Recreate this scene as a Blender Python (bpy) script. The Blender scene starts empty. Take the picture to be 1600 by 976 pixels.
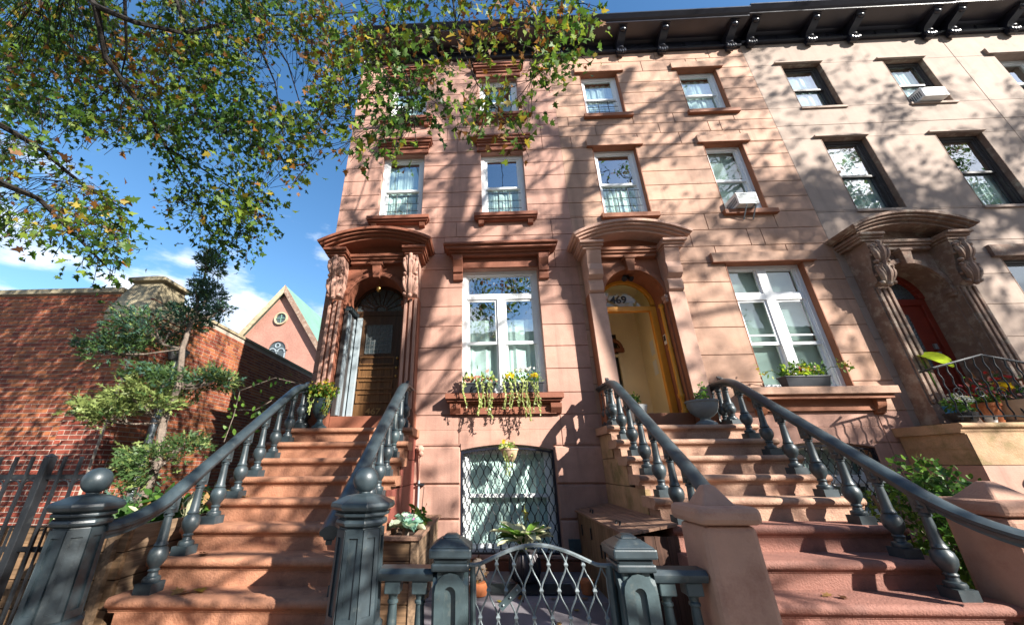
import bpy, math, random
import numpy as np
from mathutils import Vector, Matrix
R = math.radians
rnd = random.Random(7)
nprng = np.random.default_rng(11)
scene = bpy.context.scene
COL = scene.collection

# ---------------------------------------------------------------- camera, sky, sun, exposure
EYE = 1.35
PITCH, YAW, ROLL, FPX, CX, CY = .3988, -.0413, -.00526, 568.45, 732.38, 488.0
_f = Vector((math.sin(YAW)*math.cos(PITCH), math.cos(YAW)*math.cos(PITCH), math.sin(PITCH)))
_r = Vector((math.cos(YAW), -math.sin(YAW), 0)); _u = _r.cross(_f)
CR = _r*math.cos(ROLL) + _u*math.sin(ROLL); CU = -_r*math.sin(ROLL) + _u*math.cos(ROLL); CF = _f
cam = bpy.data.cameras.new('camera'); cam.sensor_width = 36; cam.lens = FPX/1600*36
cam.shift_x = (800-CX)/1600; cam.clip_start = .05; cam.clip_end = 2000
camo = bpy.data.objects.new('camera', cam); COL.objects.link(camo)
camo.matrix_world = Matrix(((CR.x, CU.x, -CF.x, 0), (CR.y, CU.y, -CF.y, 0), (CR.z, CU.z, -CF.z, EYE), (0, 0, 0, 1)))
scene.camera = camo

SUN = Vector((1.15, -1.0, .84)).normalized()
sun_el = math.asin(SUN.z); sun_rot = math.atan2(SUN.x, SUN.y)
w = bpy.data.worlds.new('World'); scene.world = w; w.use_nodes = True
nt = w.node_tree; nt.nodes.clear()
N = nt.nodes.new; L = nt.links.new
out = N('ShaderNodeOutputWorld'); bg = N('ShaderNodeBackground'); sky = N('ShaderNodeTexSky')
sky.sky_type = 'NISHITA'; sky.sun_disc = False; sky.sun_elevation = sun_el; sky.sun_rotation = sun_rot
sky.air_density = 1.2; sky.dust_density = .6; sky.ozone_density = 2.5
tc = N('ShaderNodeTexCoord'); sep = N('ShaderNodeSeparateXYZ'); L(tc.outputs['Generated'], sep.inputs[0])
# cumulus: noise on the direction, flattened towards the horizon
mp = N('ShaderNodeMapping'); mp.inputs['Scale'].default_value = (2.2, 2.2, 5.2); mp.inputs['Location'].default_value = (3.1, 1.7, .4)
L(tc.outputs['Generated'], mp.inputs[0])
nz = N('ShaderNodeTexNoise'); nz.inputs['Scale'].default_value = 1.9; nz.inputs['Detail'].default_value = 9; nz.inputs['Roughness'].default_value = .55
L(mp.outputs[0], nz.inputs['Vector'])
band = N('ShaderNodeMapRange'); band.inputs[1].default_value = .30; band.inputs[2].default_value = .62; band.inputs[3].default_value = .15; band.inputs[4].default_value = -.16
L(sep.outputs['Z'], band.inputs[0])
ad = N('ShaderNodeMath'); ad.operation = 'ADD'; L(nz.outputs['Fac'], ad.inputs[0]); L(band.outputs[0], ad.inputs[1])
cr = N('ShaderNodeMapRange'); cr.interpolation_type = 'SMOOTHSTEP'
cr.inputs[1].default_value = .50; cr.inputs[2].default_value = .68; L(ad.outputs[0], cr.inputs[0])
cmix = N('ShaderNodeMix'); cmix.data_type = 'RGBA'
cm = N('ShaderNodeMath'); cm.operation = 'MULTIPLY'; cm.inputs[1].default_value = .9; L(cr.outputs[0], cm.inputs[0]); L(cm.outputs[0], cmix.inputs['Factor'])
cc = N('ShaderNodeMix'); cc.data_type = 'RGBA'; cc.inputs['A'].default_value = (9.5, 9.9, 10.6, 1); cc.inputs['B'].default_value = (5.4, 6.2, 7.8, 1)
nz2 = N('ShaderNodeTexNoise'); nz2.inputs['Scale'].default_value = 3.5; nz2.inputs['Detail'].default_value = 5; L(mp.outputs[0], nz2.inputs['Vector'])
cr2 = N('ShaderNodeMapRange'); cr2.inputs[1].default_value = .4; cr2.inputs[2].default_value = .65; L(nz2.outputs['Fac'], cr2.inputs[0]); L(cr2.outputs[0], cc.inputs['Factor'])
hsv = N('ShaderNodeHueSaturation'); hsv.inputs['Saturation'].default_value = 1.22; hsv.inputs['Value'].default_value = 1.42; L(sky.outputs[0], hsv.inputs['Color']); L(hsv.outputs[0], cmix.inputs['A']); L(cc.outputs['Result'], cmix.inputs['B'])
L(cmix.outputs['Result'], bg.inputs['Color']); bg.inputs['Strength'].default_value = .060
L(bg.outputs[0], out.inputs[0])
sl = bpy.data.lights.new('sun', 'SUN'); sl.energy = 5.0; sl.angle = R(.53); sl.color = (1, .95, .87)
so = bpy.data.objects.new('sun', sl); COL.objects.link(so); so.rotation_euler = SUN.to_track_quat('Z', 'Y').to_euler(); so.location = (20, -18, 16)
vs = scene.view_settings; vs.view_transform = 'Standard'; vs.look = 'None'; vs.gamma = 1; vs.use_curve_mapping = False; vs.exposure = 1.52
scene.cycles.max_bounces = 6; scene.cycles.transparent_max_bounces = 8

def at(px, py, Y):                                   # a point of the photograph measured on the plane at depth Y
    d = CR*((px-CX)/FPX) - CU*((py-CY)/FPX) + CF
    return Vector((0, 0, EYE)) + d*(Y/d.y)

# ---------------------------------------------------------------- materials
def newmat(name):
    m = bpy.data.materials.new(name); m.use_nodes = True; t = m.node_tree; t.nodes.clear()
    return m, t, t.nodes.new, t.links.new
def M(name, col, rough=.8, var=.18, scale=5, bump=.15, bscale=70, metal=0, spec=.4, stain=.15, sscale=.8, rv=0, dirt=None, dthr=.62, dscale=2.2, trans=0, streak=0):
    m, t, n, l = newmat(name)
    o = n('ShaderNodeOutputMaterial'); b = n('ShaderNodeBsdfPrincipled'); l(b.outputs[0], o.inputs[0])
    g = n('ShaderNodeNewGeometry')
    a = n('ShaderNodeTexNoise'); a.inputs['Scale'].default_value = scale; a.inputs['Detail'].default_value = 7; a.inputs['Roughness'].default_value = .65; l(g.outputs['Position'], a.inputs['Vector'])
    s = n('ShaderNodeTexNoise'); s.inputs['Scale'].default_value = sscale; s.inputs['Detail'].default_value = 5; l(g.outputs['Position'], s.inputs['Vector'])
    r1 = n('ShaderNodeMapRange'); r1.inputs[1].default_value = .3; r1.inputs[2].default_value = .7; r1.inputs[3].default_value = 1-var; r1.inputs[4].default_value = 1+var; l(a.outputs['Fac'], r1.inputs[0])
    r2 = n('ShaderNodeMapRange'); r2.inputs[1].default_value = .3; r2.inputs[2].default_value = .7; r2.inputs[3].default_value = 1-stain; r2.inputs[4].default_value = 1+stain; l(s.outputs['Fac'], r2.inputs[0])
    mu = n('ShaderNodeMath'); mu.operation = 'MULTIPLY'; l(r1.outputs[0], mu.inputs[0]); l(r2.outputs[0], mu.inputs[1])
    val = mu.outputs[0]
    if rv:
        oi = n('ShaderNodeObjectInfo'); r3 = n('ShaderNodeMapRange'); r3.inputs[3].default_value = 1-rv; r3.inputs[4].default_value = 1+rv; l(oi.outputs['Random'], r3.inputs[0])
        m2 = n('ShaderNodeMath'); m2.operation = 'MULTIPLY'; l(val, m2.inputs[0]); l(r3.outputs[0], m2.inputs[1]); val = m2.outputs[0]
    hs = n('ShaderNodeHueSaturation'); hs.inputs['Color'].default_value = (*col, 1); l(val, hs.inputs['Value'])
    c = hs.outputs[0]
    if dirt:
        d = n('ShaderNodeTexNoise'); d.inputs['Scale'].default_value = dscale; d.inputs['Detail'].default_value = 8; d.inputs['Roughness'].default_value = .7; l(g.outputs['Position'], d.inputs['Vector'])
        dr = n('ShaderNodeMapRange'); dr.inputs[1].default_value = dthr-.1; dr.inputs[2].default_value = dthr+.08; dr.inputs[4].default_value = .75; l(d.outputs['Fac'], dr.inputs[0])
        mx = n('ShaderNodeMix'); mx.data_type = 'RGBA'; l(dr.outputs[0], mx.inputs['Factor']); l(c, mx.inputs['A']); mx.inputs['B'].default_value = (*dirt, 1); c = mx.outputs['Result']
    if streak:                                             # rain streaks: narrow runs, long in Z
        mp_ = n('ShaderNodeMapping'); mp_.inputs['Scale'].default_value = (9, 9, .55); l(g.outputs['Position'], mp_.inputs[0])
        d = n('ShaderNodeTexNoise'); d.inputs['Scale'].default_value = 1; d.inputs['Detail'].default_value = 5; l(mp_.outputs[0], d.inputs['Vector'])
        dr = n('ShaderNodeMapRange'); dr.inputs[1].default_value = .52; dr.inputs[2].default_value = .74; dr.inputs[4].default_value = streak; l(d.outputs['Fac'], dr.inputs[0])
        mx = n('ShaderNodeMix'); mx.data_type = 'RGBA'; l(dr.outputs[0], mx.inputs['Factor']); l(c, mx.inputs['A']); mx.inputs['B'].default_value = (*[q*.45 for q in col], 1); c = mx.outputs['Result']
    l(c, b.inputs['Base Color'])
    b.inputs['Roughness'].default_value = rough; b.inputs['Metallic'].default_value = metal; b.inputs['Specular IOR Level'].default_value = spec
    if bump:
        bn = n('ShaderNodeTexNoise'); bn.inputs['Scale'].default_value = bscale; bn.inputs['Detail'].default_value = 4; l(g.outputs['Position'], bn.inputs['Vector'])
        bp = n('ShaderNodeBump'); bp.inputs['Strength'].default_value = bump; bp.inputs['Distance'].default_value = .02; l(bn.outputs['Fac'], bp.inputs['Height']); l(bp.outputs[0], b.inputs['Normal'])
    if trans:
        tr = n('ShaderNodeBsdfTranslucent'); l(c, tr.inputs['Color']); ms = n('ShaderNodeMixShader'); ms.inputs[0].default_value = trans
        l(b.outputs[0], ms.inputs[1]); l(tr.outputs[0], ms.inputs[2]); l(ms.outputs[0], o.inputs[0])
    return m
def wood(name, col, axis=0, rough=.75, dark=.55):
    m, t, n, l = newmat(name)
    o = n('ShaderNodeOutputMaterial'); b = n('ShaderNodeBsdfPrincipled'); l(b.outputs[0], o.inputs[0])
    g = n('ShaderNodeTexCoord'); mpn = n('ShaderNodeMapping'); sc = [38, 38, 38]; sc[axis] = 2.2; mpn.inputs['Scale'].default_value = sc; l(g.outputs['Object'], mpn.inputs[0])
    a = n('ShaderNodeTexNoise'); a.inputs['Scale'].default_value = 1; a.inputs['Detail'].default_value = 6; a.inputs['Distortion'].default_value = .6; l(mpn.outputs[0], a.inputs['Vector'])
    r = n('ShaderNodeValToRGB'); r.color_ramp.elements[0].position = .32; r.color_ramp.elements[1].position = .68
    r.color_ramp.elements[0].color = (*[x*dark for x in col], 1); r.color_ramp.elements[1].color = (*[min(1, x*1.2) for x in col], 1); l(a.outputs['Fac'], r.inputs[0])
    oi = n('ShaderNodeObjectInfo'); r3 = n('ShaderNodeMapRange'); r3.inputs[3].default_value = .8; r3.inputs[4].default_value = 1.2; l(oi.outputs['Random'], r3.inputs[0])
    hs = n('ShaderNodeHueSaturation'); l(r.outputs[0], hs.inputs['Color']); l(r3.outputs[0], hs.inputs['Value']); l(hs.outputs[0], b.inputs['Base Color'])
    b.inputs['Roughness'].default_value = rough; b.inputs['Specular IOR Level'].default_value = .3
    bp = n('ShaderNodeBump'); bp.inputs['Strength'].default_value = .3; bp.inputs['Distance'].default_value = .01; l(a.outputs['Fac'], bp.inputs['Height']); l(bp.outputs[0], b.inputs['Normal'])
    return m
def glassmat(name, refl=.35, tint=(.9, .96, .95), wav=.0):
    m, t, n, l = newmat(name)
    o = n('ShaderNodeOutputMaterial'); tr = n('ShaderNodeBsdfTransparent'); tr.inputs[0].default_value = (*tint, 1)
    gl = n('ShaderNodeBsdfGlossy'); gl.inputs['Roughness'].default_value = .0; gl.inputs['Color'].default_value = (.95, .98, 1, 1)
    lw = n('ShaderNodeFresnel'); lw.inputs['IOR'].default_value = 1.5
    r = n('ShaderNodeMapRange'); r.inputs[3].default_value = refl; r.inputs[4].default_value = 1.0; l(lw.outputs[0], r.inputs[0])
    gb = n('ShaderNodeNewGeometry'); iv = n('ShaderNodeMath'); iv.operation = 'SUBTRACT'; iv.inputs[0].default_value = 1; l(gb.outputs['Backfacing'], iv.inputs[1])   # only the outer face of a pane mirrors
    mf = n('ShaderNodeMath'); mf.operation = 'MULTIPLY'; l(r.outputs[0], mf.inputs[0]); l(iv.outputs[0], mf.inputs[1])
    if wav:
        g = n('ShaderNodeNewGeometry'); bn = n('ShaderNodeTexNoise'); bn.inputs['Scale'].default_value = 5; bn.inputs['Detail'].default_value = 1; l(g.outputs['Position'], bn.inputs['Vector'])
        bp = n('ShaderNodeBump'); bp.inputs['Strength'].default_value = wav; bp.inputs['Distance'].default_value = .03; l(bn.outputs['Fac'], bp.inputs['Height']); l(bp.outputs[0], gl.inputs['Normal'])
    ms = n('ShaderNodeMixShader'); l(mf.outputs[0], ms.inputs[0]); l(tr.outputs[0], ms.inputs[1]); l(gl.outputs[0], ms.inputs[2]); l(ms.outputs[0], o.inputs[0])
    return m

MAT = dict(
 pink=M('pink_brownstone', (.39, .22, .168), var=.14, stain=.2, bump=.16, rv=.08, streak=.45, dirt=(.31, .17, .12), dthr=.66, dscale=1.6),
 pinktrim=M('red_brown_trim', (.215, .075, .042), var=.15, stain=.12, rough=.7, bump=.15),
 peach=M('peach_brownstone', (.395, .24, .168), var=.14, stain=.2, bump=.16, rv=.08, streak=.45, dirt=(.34, .19, .11), dthr=.64, dscale=1.4),
 peachtrim=M('orange_brown_trim', (.26, .10, .05), var=.12, stain=.10, rough=.7),
 peachstone=M('peach_carved_stone', (.44, .27, .205), var=.12, stain=.15, dirt=(.25, .22, .12), dthr=.70, dscale=3),
 tan=M('tan_brownstone', (.315, .237, .19), var=.10, stain=.14, streak=.3, bump=.08, rv=.03, dirt=(.30, .22, .16), dthr=.68, dscale=1.2),
 tantrim=M('brown_weathered_stone', (.20, .125, .09), var=.25, stain=.2, bump=.3, bscale=40, dirt=(.40, .34, .27), dthr=.6, dscale=6),
 reddoor=M('red_stained_door', (.16, .022, .012), var=.2, rough=.35, bump=.05),
 redstep=M('painted_red_brown_step', (.335, .155, .09), var=.18, scale=9, stain=.22, rough=.72, bump=.35, dirt=(.17, .075, .05), dthr=.60, dscale=5),
 redcheek=M('painted_dark_red_cheek', (.20, .055, .04), var=.1, rough=.7),
 tanstep=M('peach_brown_step', (.40, .24, .165), var=.16, stain=.18, rough=.78, bump=.4, dirt=(.19, .095, .065), dthr=.55, dscale=5),
 wornstep=M('worn_red_brown_step', (.235, .105, .078), var=.16, scale=10, stain=.2, rough=.8, bump=.4, dirt=(.15, .07, .055), dthr=.60, dscale=4),
 cheek=M('weathered_peach_ashlar', (.36, .225, .13), var=.2, stain=.25, rough=.85, bump=.3, rv=.08, dirt=(.13, .115, .035), dthr=.58, dscale=3),
 newelstone=M('sandstone_newel', (.42, .24, .17), var=.10, stain=.2, bump=.25, rough=.8, dirt=(.27, .125, .085), dthr=.6, dscale=3),
 iron=M('blue_black_painted_iron', (.027, .040, .047), var=.4, scale=7, rough=.42, bump=.03, bscale=90, spec=.6, stain=.2, dirt=(.085, .095, .09), dthr=.67, dscale=16),
 ironlight=M('grey_green_painted_iron', (.045, .068, .074), var=.3, scale=9, rough=.42, bump=.06, spec=.6, stain=.2, dirt=(.11, .12, .11), dthr=.66, dscale=16),
 black=M('black_painted_wood_cornice', (.012, .013, .022), var=.3, rough=.3, bump=.1, spec=.6),
 blackiron=M('black_fence_iron', (.013, .015, .018), var=.35, rough=.5, bump=.1, dirt=(.05, .055, .055), dthr=.68, dscale=9),
 white=M('white_painted_wood', (.74, .76, .76), var=.05, rough=.5, bump=.05, stain=.06),
 greywhite=M('pale_grey_paint', (.24, .285, .31), var=.15, rough=.5, bump=.1, dirt=(.35, .36, .34), dthr=.66, dscale=6),
 darkframe=M('dark_bronze_frame', (.045, .038, .036), var=.15, rough=.5),
 curtain=M('pale_curtain', (.58, .63, .61), var=.10, scale=3, rough=.9, bump=0, stain=.15, sscale=2),
 blind=M('white_blind_slat', (.72, .78, .75), var=.04, rough=.6, bump=0),
 room=M('dim_room', (.10, .10, .095), var=.3, rough=.9, bump=0),
 cream=M('cream_plaster', (.90, .78, .52), var=.03, rough=.6, bump=.02),
 ochre=M('ochre_yellow_paint', (.62, .28, .03), var=.08, rough=.45, bump=.05),
 brown=wood('varnished_brown_door', (.17, .085, .035), axis=2, rough=.35),
 dkwood=wood('dark_varnished_door', (.055, .028, .014), axis=2, rough=.35),
 plank=wood('weathered_planter_plank', (.20, .12, .065), axis=0, dark=.5),
 planky=wood('weathered_planter_plank_long', (.22, .145, .09), axis=1, dark=.5),
 lid=wood('brown_stained_lid_board', (.26, .15, .10), axis=1, dark=.6),
 boxside=wood('brown_stained_box_board', (.19, .115, .065), axis=2, dark=.5),
 boxfront=wood('dark_red_stained_board', (.085, .042, .028), axis=2, dark=.6),
 brick=M('red_brick', (.215, .046, .026), var=.28, scale=14, rough=.85, bump=.4, bscale=120, stain=.2, rv=.28),
 mortar=M('pale_mortar', (.40, .34, .28), var=.12, rough=.95, bump=.3),
 limestone=M('weathered_limestone', (.40, .335, .215), var=.2, rough=.9, bump=.3, stain=.25, dirt=(.20, .155, .10), dthr=.56, dscale=3),
 copper=M('green_copper_sheet', (.13, .24, .19), var=.10, rough=.7, bump=.05, stain=.10),
 chbrick=M('pink_far_brick', (.33, .165, .125), var=.2, scale=9, rough=.9, bump=.1),
 slate=M('bluestone_paving', (.17, .155, .17), var=.15, rough=.8, bump=.2, stain=.25, sscale=2, rv=.12),
 concrete=M('sidewalk_concrete', (.17, .16, .145), var=.15, rough=.9, bump=.25, stain=.2),
 asphalt=M('asphalt', (.05, .05, .052), var=.3, scale=40, rough=.9, bump=.4),
 soil=M('potting_soil', (.05, .032, .022), var=.4, scale=30, rough=1, bump=1, bscale=60),
 bark=M('tree_bark', (.02, .016, .013), var=.35, scale=14, rough=.95, bump=.8, bscale=30),
 jbark=M('juniper_bark', (.16, .125, .10), var=.35, scale=16, rough=.95, bump=.8, bscale=40),
 plastic=M('dark_plastic_planter', (.03, .033, .04), var=.15, rough=.5, bump=.05),
 urn=M('dark_green_urn', (.03, .055, .065), var=.2, rough=.45, bump=.08),
 bowl=M('grey_stone_bowl', (.16, .19, .20), var=.2, rough=.7, bump=.2),
 palebowl=M('pale_grey_bowl', (.42, .46, .47), var=.1, rough=.6),
 terra=M('terracotta', (.42, .13, .045), var=.15, rough=.8, bump=.1),
 palet=M('pale_terracotta', (.50, .34, .22), var=.15, rough=.8, bump=.1),
 darkpot=M('dark_glazed_pot', (.035, .03, .034), var=.2, rough=.35, bump=.05),
 blue=M('blue_glazed_pot', (.05, .20, .36), var=.1, rough=.35),
 gatewire=M('worn_grey_gate_iron', (.17, .20, .21), var=.3, scale=20, rough=.5, metal=.3, bump=.1, dirt=(.05, .07, .08), dthr=.6, dscale=12),
 metal=M('grey_metal', (.30, .33, .34), var=.15, rough=.45, metal=.6, bump=.05),
 acwhite=M('white_enamel', (.72, .74, .72), var=.05, rough=.45, bump=.02),
 ac_dark=M('dark_grille', (.12, .13, .13), var=.2, rough=.6),
 brass=M('aged_brass', (.45, .30, .10), var=.2, rough=.35, metal=.9, bump=.03),
 ink=M('black_numerals', (.012, .012, .012), var=0, rough=.5, bump=0),
 gold=M('faded_gold_numerals', (.33, .20, .07), var=.1, rough=.5, bump=0),
 glass=glassmat('window_glass', .10, wav=.03), glasshi=glassmat('mirror_like_window_glass', .34, wav=.05), glasslow=glassmat('clear_glass', .0),
 leaded=M('leaded_glass', (.05, .065, .07), var=.5, scale=40, rough=.15, bump=.5, bscale=60, spec=.8),
)
def leafmat(name, col, tr=.45, var=.2): return M(name, col, rough=.5, var=var, scale=25, bump=0, stain=.2, sscale=2, trans=tr, spec=.35)
LEAF = dict(
 g1=leafmat('leaf_dark_green', (.028, .075, .012)), g2=leafmat('leaf_green', (.075, .15, .02)), g3=leafmat('leaf_yellow_green', (.17, .24, .025)),
 y=leafmat('leaf_yellow', (.34, .26, .03)), o=leafmat('leaf_orange_brown', (.24, .10, .018)), b=leafmat('leaf_brown', (.10, .045, .018)),
 j1=leafmat('juniper_green', (.055, .105, .03), .25), j2=leafmat('juniper_pale_green', (.20, .25, .075), .25), j3=leafmat('juniper_blue_green', (.05, .11, .075), .25),
 s1=leafmat('shrub_green', (.05, .13, .02)), s2=leafmat('shrub_light_green', (.14, .26, .04)), lime=leafmat('lime_green', (.42, .55, .04)),
 cab=leafmat('blue_green_cabbage', (.20, .36, .27), .2), cab2=leafmat('pale_cabbage', (.50, .58, .42), .2), pur=leafmat('purple_leaf', (.42, .14, .36), .2),
 w=leafmat('white_petal', (.75, .75, .72), .3), yf=leafmat('yellow_petal', (.75, .55, .02), .3), cream=leafmat('cream_leaf_edge', (.62, .62, .40), .3), trail=leafmat('pale_trailing_stem', (.42, .48, .16), .3),
 pk=leafmat('dusty_pink_leaf', (.38, .16, .12), .3), red=leafmat('red_flower', (.45, .03, .03), .2), dry=leafmat('dry_leaf', (.30, .17, .06), .2),
)

# ---------------------------------------------------------------- mesh helpers
ORG = {}
class MB:
    def __init__(s): s.v = []; s.f = []
    def add(s, vs, fs):
        b = len(s.v); s.v += [tuple(p) for p in vs]; s.f += [tuple(i+b for i in f) for f in fs]; return s
    def box(s, x0, x1, y0, y1, z0, z1):
        return s.hexa([(x0, y0, z0), (x1, y0, z0), (x1, y1, z0), (x0, y1, z0), (x0, y0, z1), (x1, y0, z1), (x1, y1, z1), (x0, y1, z1)])
    def hexa(s, p): return s.add(p, [(3, 2, 1, 0), (4, 5, 6, 7), (0, 1, 5, 4), (1, 2, 6, 5), (2, 3, 7, 6), (3, 0, 4, 7)])
    def cbox(s, x0, x1, y0, y1, z0, z1, c=.008):           # front (-Y) edges chamfered
        return s.add([(x0, y1, z0), (x1, y1, z0), (x1, y1, z1), (x0, y1, z1), (x0, y0+c, z0), (x1, y0+c, z0), (x1, y0+c, z1), (x0, y0+c, z1),
                      (x0+c, y0, z0+c), (x1-c, y0, z0+c), (x1-c, y0, z1-c), (x0+c, y0, z1-c)],
                     [(0, 1, 2, 3), (0, 4, 5, 1), (1, 5, 6, 2), (2, 6, 7, 3), (3, 7, 4, 0), (4, 8, 9, 5), (5, 9, 10, 6), (6, 10, 11, 7), (7, 11, 8, 4), (8, 11, 10, 9)])
    def prism(s, poly, axis, a, b):
        m = {'x': lambda p, t: (t, p[0], p[1]), 'y': lambda p, t: (p[0], t, p[1]), 'z': lambda p, t: (p[0], p[1], t)}[axis]
        n = len(poly); vs = [m(p, a) for p in poly] + [m(p, b) for p in poly]
        return s.add(vs, [tuple(range(n-1, -1, -1)), tuple(range(n, 2*n))] + [(i, (i+1) % n, n+(i+1) % n, n+i) for i in range(n)])
    def lathe(s, prof, c=(0, 0, 0), n=16, sx=1, sy=1, rot=0, cap=True):
        vs = []; k = len(prof)
        for r, z in prof:
            for i in range(n):
                a = 2*math.pi*(i+.5)/n+rot; vs.append((c[0]+r*sx*math.cos(a), c[1]+r*sy*math.sin(a), c[2]+z))
        fs = [(j*n+i, j*n+(i+1) % n, (j+1)*n+(i+1) % n, (j+1)*n+i) for j in range(k-1) for i in range(n)]
        if cap: fs += [tuple(range(n-1, -1, -1)), tuple((k-1)*n+i for i in range(n))]
        return s.add(vs, fs)
    def sphere(s, c, r, n=12, m=8, sz=1, sx=1, sy=1):
        return s.lathe([(max(1e-4, r*math.sin(math.pi*j/m)), -r*sz*math.cos(math.pi*j/m)) for j in range(m+1)], c, n, sx, sy)
    def sweep(s, prof, path, up=Vector((0, 0, 1)), cap=True):   # prof: (side, up) pairs
        path = [Vector(p) for p in path]; n = len(prof); vs = []
        for i, p in enumerate(path):
            t = (path[min(i+1, len(path)-1)] - path[max(i-1, 0)]).normalized()
            sd = t.cross(up); sd = sd.normalized() if sd.length > 1e-5 else Vector((1, 0, 0)); uu = sd.cross(t)
            for a, b in prof: vs.append(p + sd*a + uu*b)
        k = len(path); fs = [(j*n+i, j*n+(i+1) % n, (j+1)*n+(i+1) % n, (j+1)*n+i) for j in range(k-1) for i in range(n)]
        if cap: fs += [tuple(range(n-1, -1, -1)), tuple((k-1)*n+i for i in range(n))]
        return s.add(vs, fs)
    def tube(s, path, r, n=6, cap=True):
        path = [Vector(p) for p in path]; k = len(path); rr = r if isinstance(r, (list, tuple)) else [r]*k
        vs = []; side = None
        for i, p in enumerate(path):
            t = (path[min(i+1, k-1)] - path[max(i-1, 0)]).normalized()
            if side is None: side = t.orthogonal().normalized()
            side = (side - t*side.dot(t)); side = side.normalized() if side.length > 1e-5 else t.orthogonal().normalized()
            b = t.cross(side)
            for j in range(n):
                a = 2*math.pi*j/n; vs.append(p + (side*math.cos(a) + b*math.sin(a))*rr[i])
        fs = [(j*n+i, j*n+(i+1) % n, (j+1)*n+(i+1) % n, (j+1)*n+i) for j in range(k-1) for i in range(n)]
        if cap: fs += [tuple(range(n-1, -1, -1)), tuple((k-1)*n+i for i in range(n))]
        return s.add(vs, fs)
    def arcband(s, xc, zc, r0, r1, a0, a1, y0, y1, n=16):
        pts = [(xc+r1*math.cos(a0+(a1-a0)*i/n), zc+r1*math.sin(a0+(a1-a0)*i/n)) for i in range(n+1)] + [(xc+r0*math.cos(a1+(a0-a1)*i/n), zc+r0*math.sin(a1+(a0-a1)*i/n)) for i in range(n+1)]
        k = n+1
        for i in range(n):
            q = [pts[i], pts[i+1], pts[2*k-2-i], pts[2*k-1-i]]
            s.prism(q, 'y', y0, y1)
        return s
    def mesh(s, name, mat, org=(0, 0, 0), smooth=False):
        me = bpy.data.meshes.new(name); ox, oy, oz = org
        me.from_pydata([(x-ox, y-oy, z-oz) for x, y, z in s.v], [], s.f)
        import bmesh
        bm = bmesh.new(); bm.from_mesh(me); bmesh.ops.recalc_face_normals(bm, faces=bm.faces); bm.to_mesh(me); bm.free()
        me.materials.append(MAT[mat] if isinstance(mat, str) else mat)
        if smooth:
            me.polygons.foreach_set('use_smooth', [True]*len(me.polygons))
            try: me.set_sharp_from_angle(angle=R(38))
            except Exception: pass
        return me
    def build(s, name, mat, parent=None, smooth=False, bevel=0, org=None):
        o0 = ORG[parent.name] if parent is not None else (org or (0, 0, 0))
        o = bpy.data.objects.new(name, s.mesh(name, mat, o0, smooth)); COL.objects.link(o)
        if parent is not None: o.parent = parent
        else: o.location = o0
        ORG[o.name] = o0
        if bevel:
            b = o.modifiers.new('edge', 'BEVEL'); b.width = bevel; b.segments = 2; b.limit_method = 'ANGLE'; b.angle_limit = R(40)
        return o
def tag(o, label=None, cat=None, group=None, kind=None):
    if label: o['label'] = label
    if cat: o['category'] = cat
    if group: o['group'] = group
    if kind: o['kind'] = kind
    return o
def thing(name, label, cat, loc=(0, 0, 0), group=None):
    o = bpy.data.objects.new(name, None); COL.objects.link(o); o.location = loc; o.empty_display_size = .2
    ORG[o.name] = tuple(loc); return tag(o, label, cat, group)
def inst(name, me, parent, loc, rotz=0, scale=None):
    o = bpy.data.objects.new(name, me); COL.objects.link(o); q = ORG[parent.name]; o.parent = parent
    o.location = (loc[0]-q[0], loc[1]-q[1], loc[2]-q[2]); o.rotation_euler = (0, 0, rotz)
    if scale: o.scale = scale
    ORG[o.name] = tuple(loc); return o
def structure(mb, name, mat, **k): return tag(mb.build(name, mat, **k), kind='structure')
def cells(x0, x1, z0, z1, holes):                        # rectangle minus rectangles, merged along X
    zs = sorted({z0, z1} | {z for h in holes for z in h[2:] if z0 < z < z1}); res = []
    for a, b in zip(zs, zs[1:]):
        m = (a+b)/2; segs = [(x0, x1)]
        for h in holes:
            if h[2] < m < h[3]:
                ns = []
                for p, q in segs:
                    if h[1] <= p or h[0] >= q: ns.append((p, q)); continue
                    if h[0] > p: ns.append((p, h[0]))
                    if h[1] < q: ns.append((h[1], q))
                segs = ns
        res += [(p, q, a, b) for p, q in segs if q-p > .01]
    return res

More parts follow.
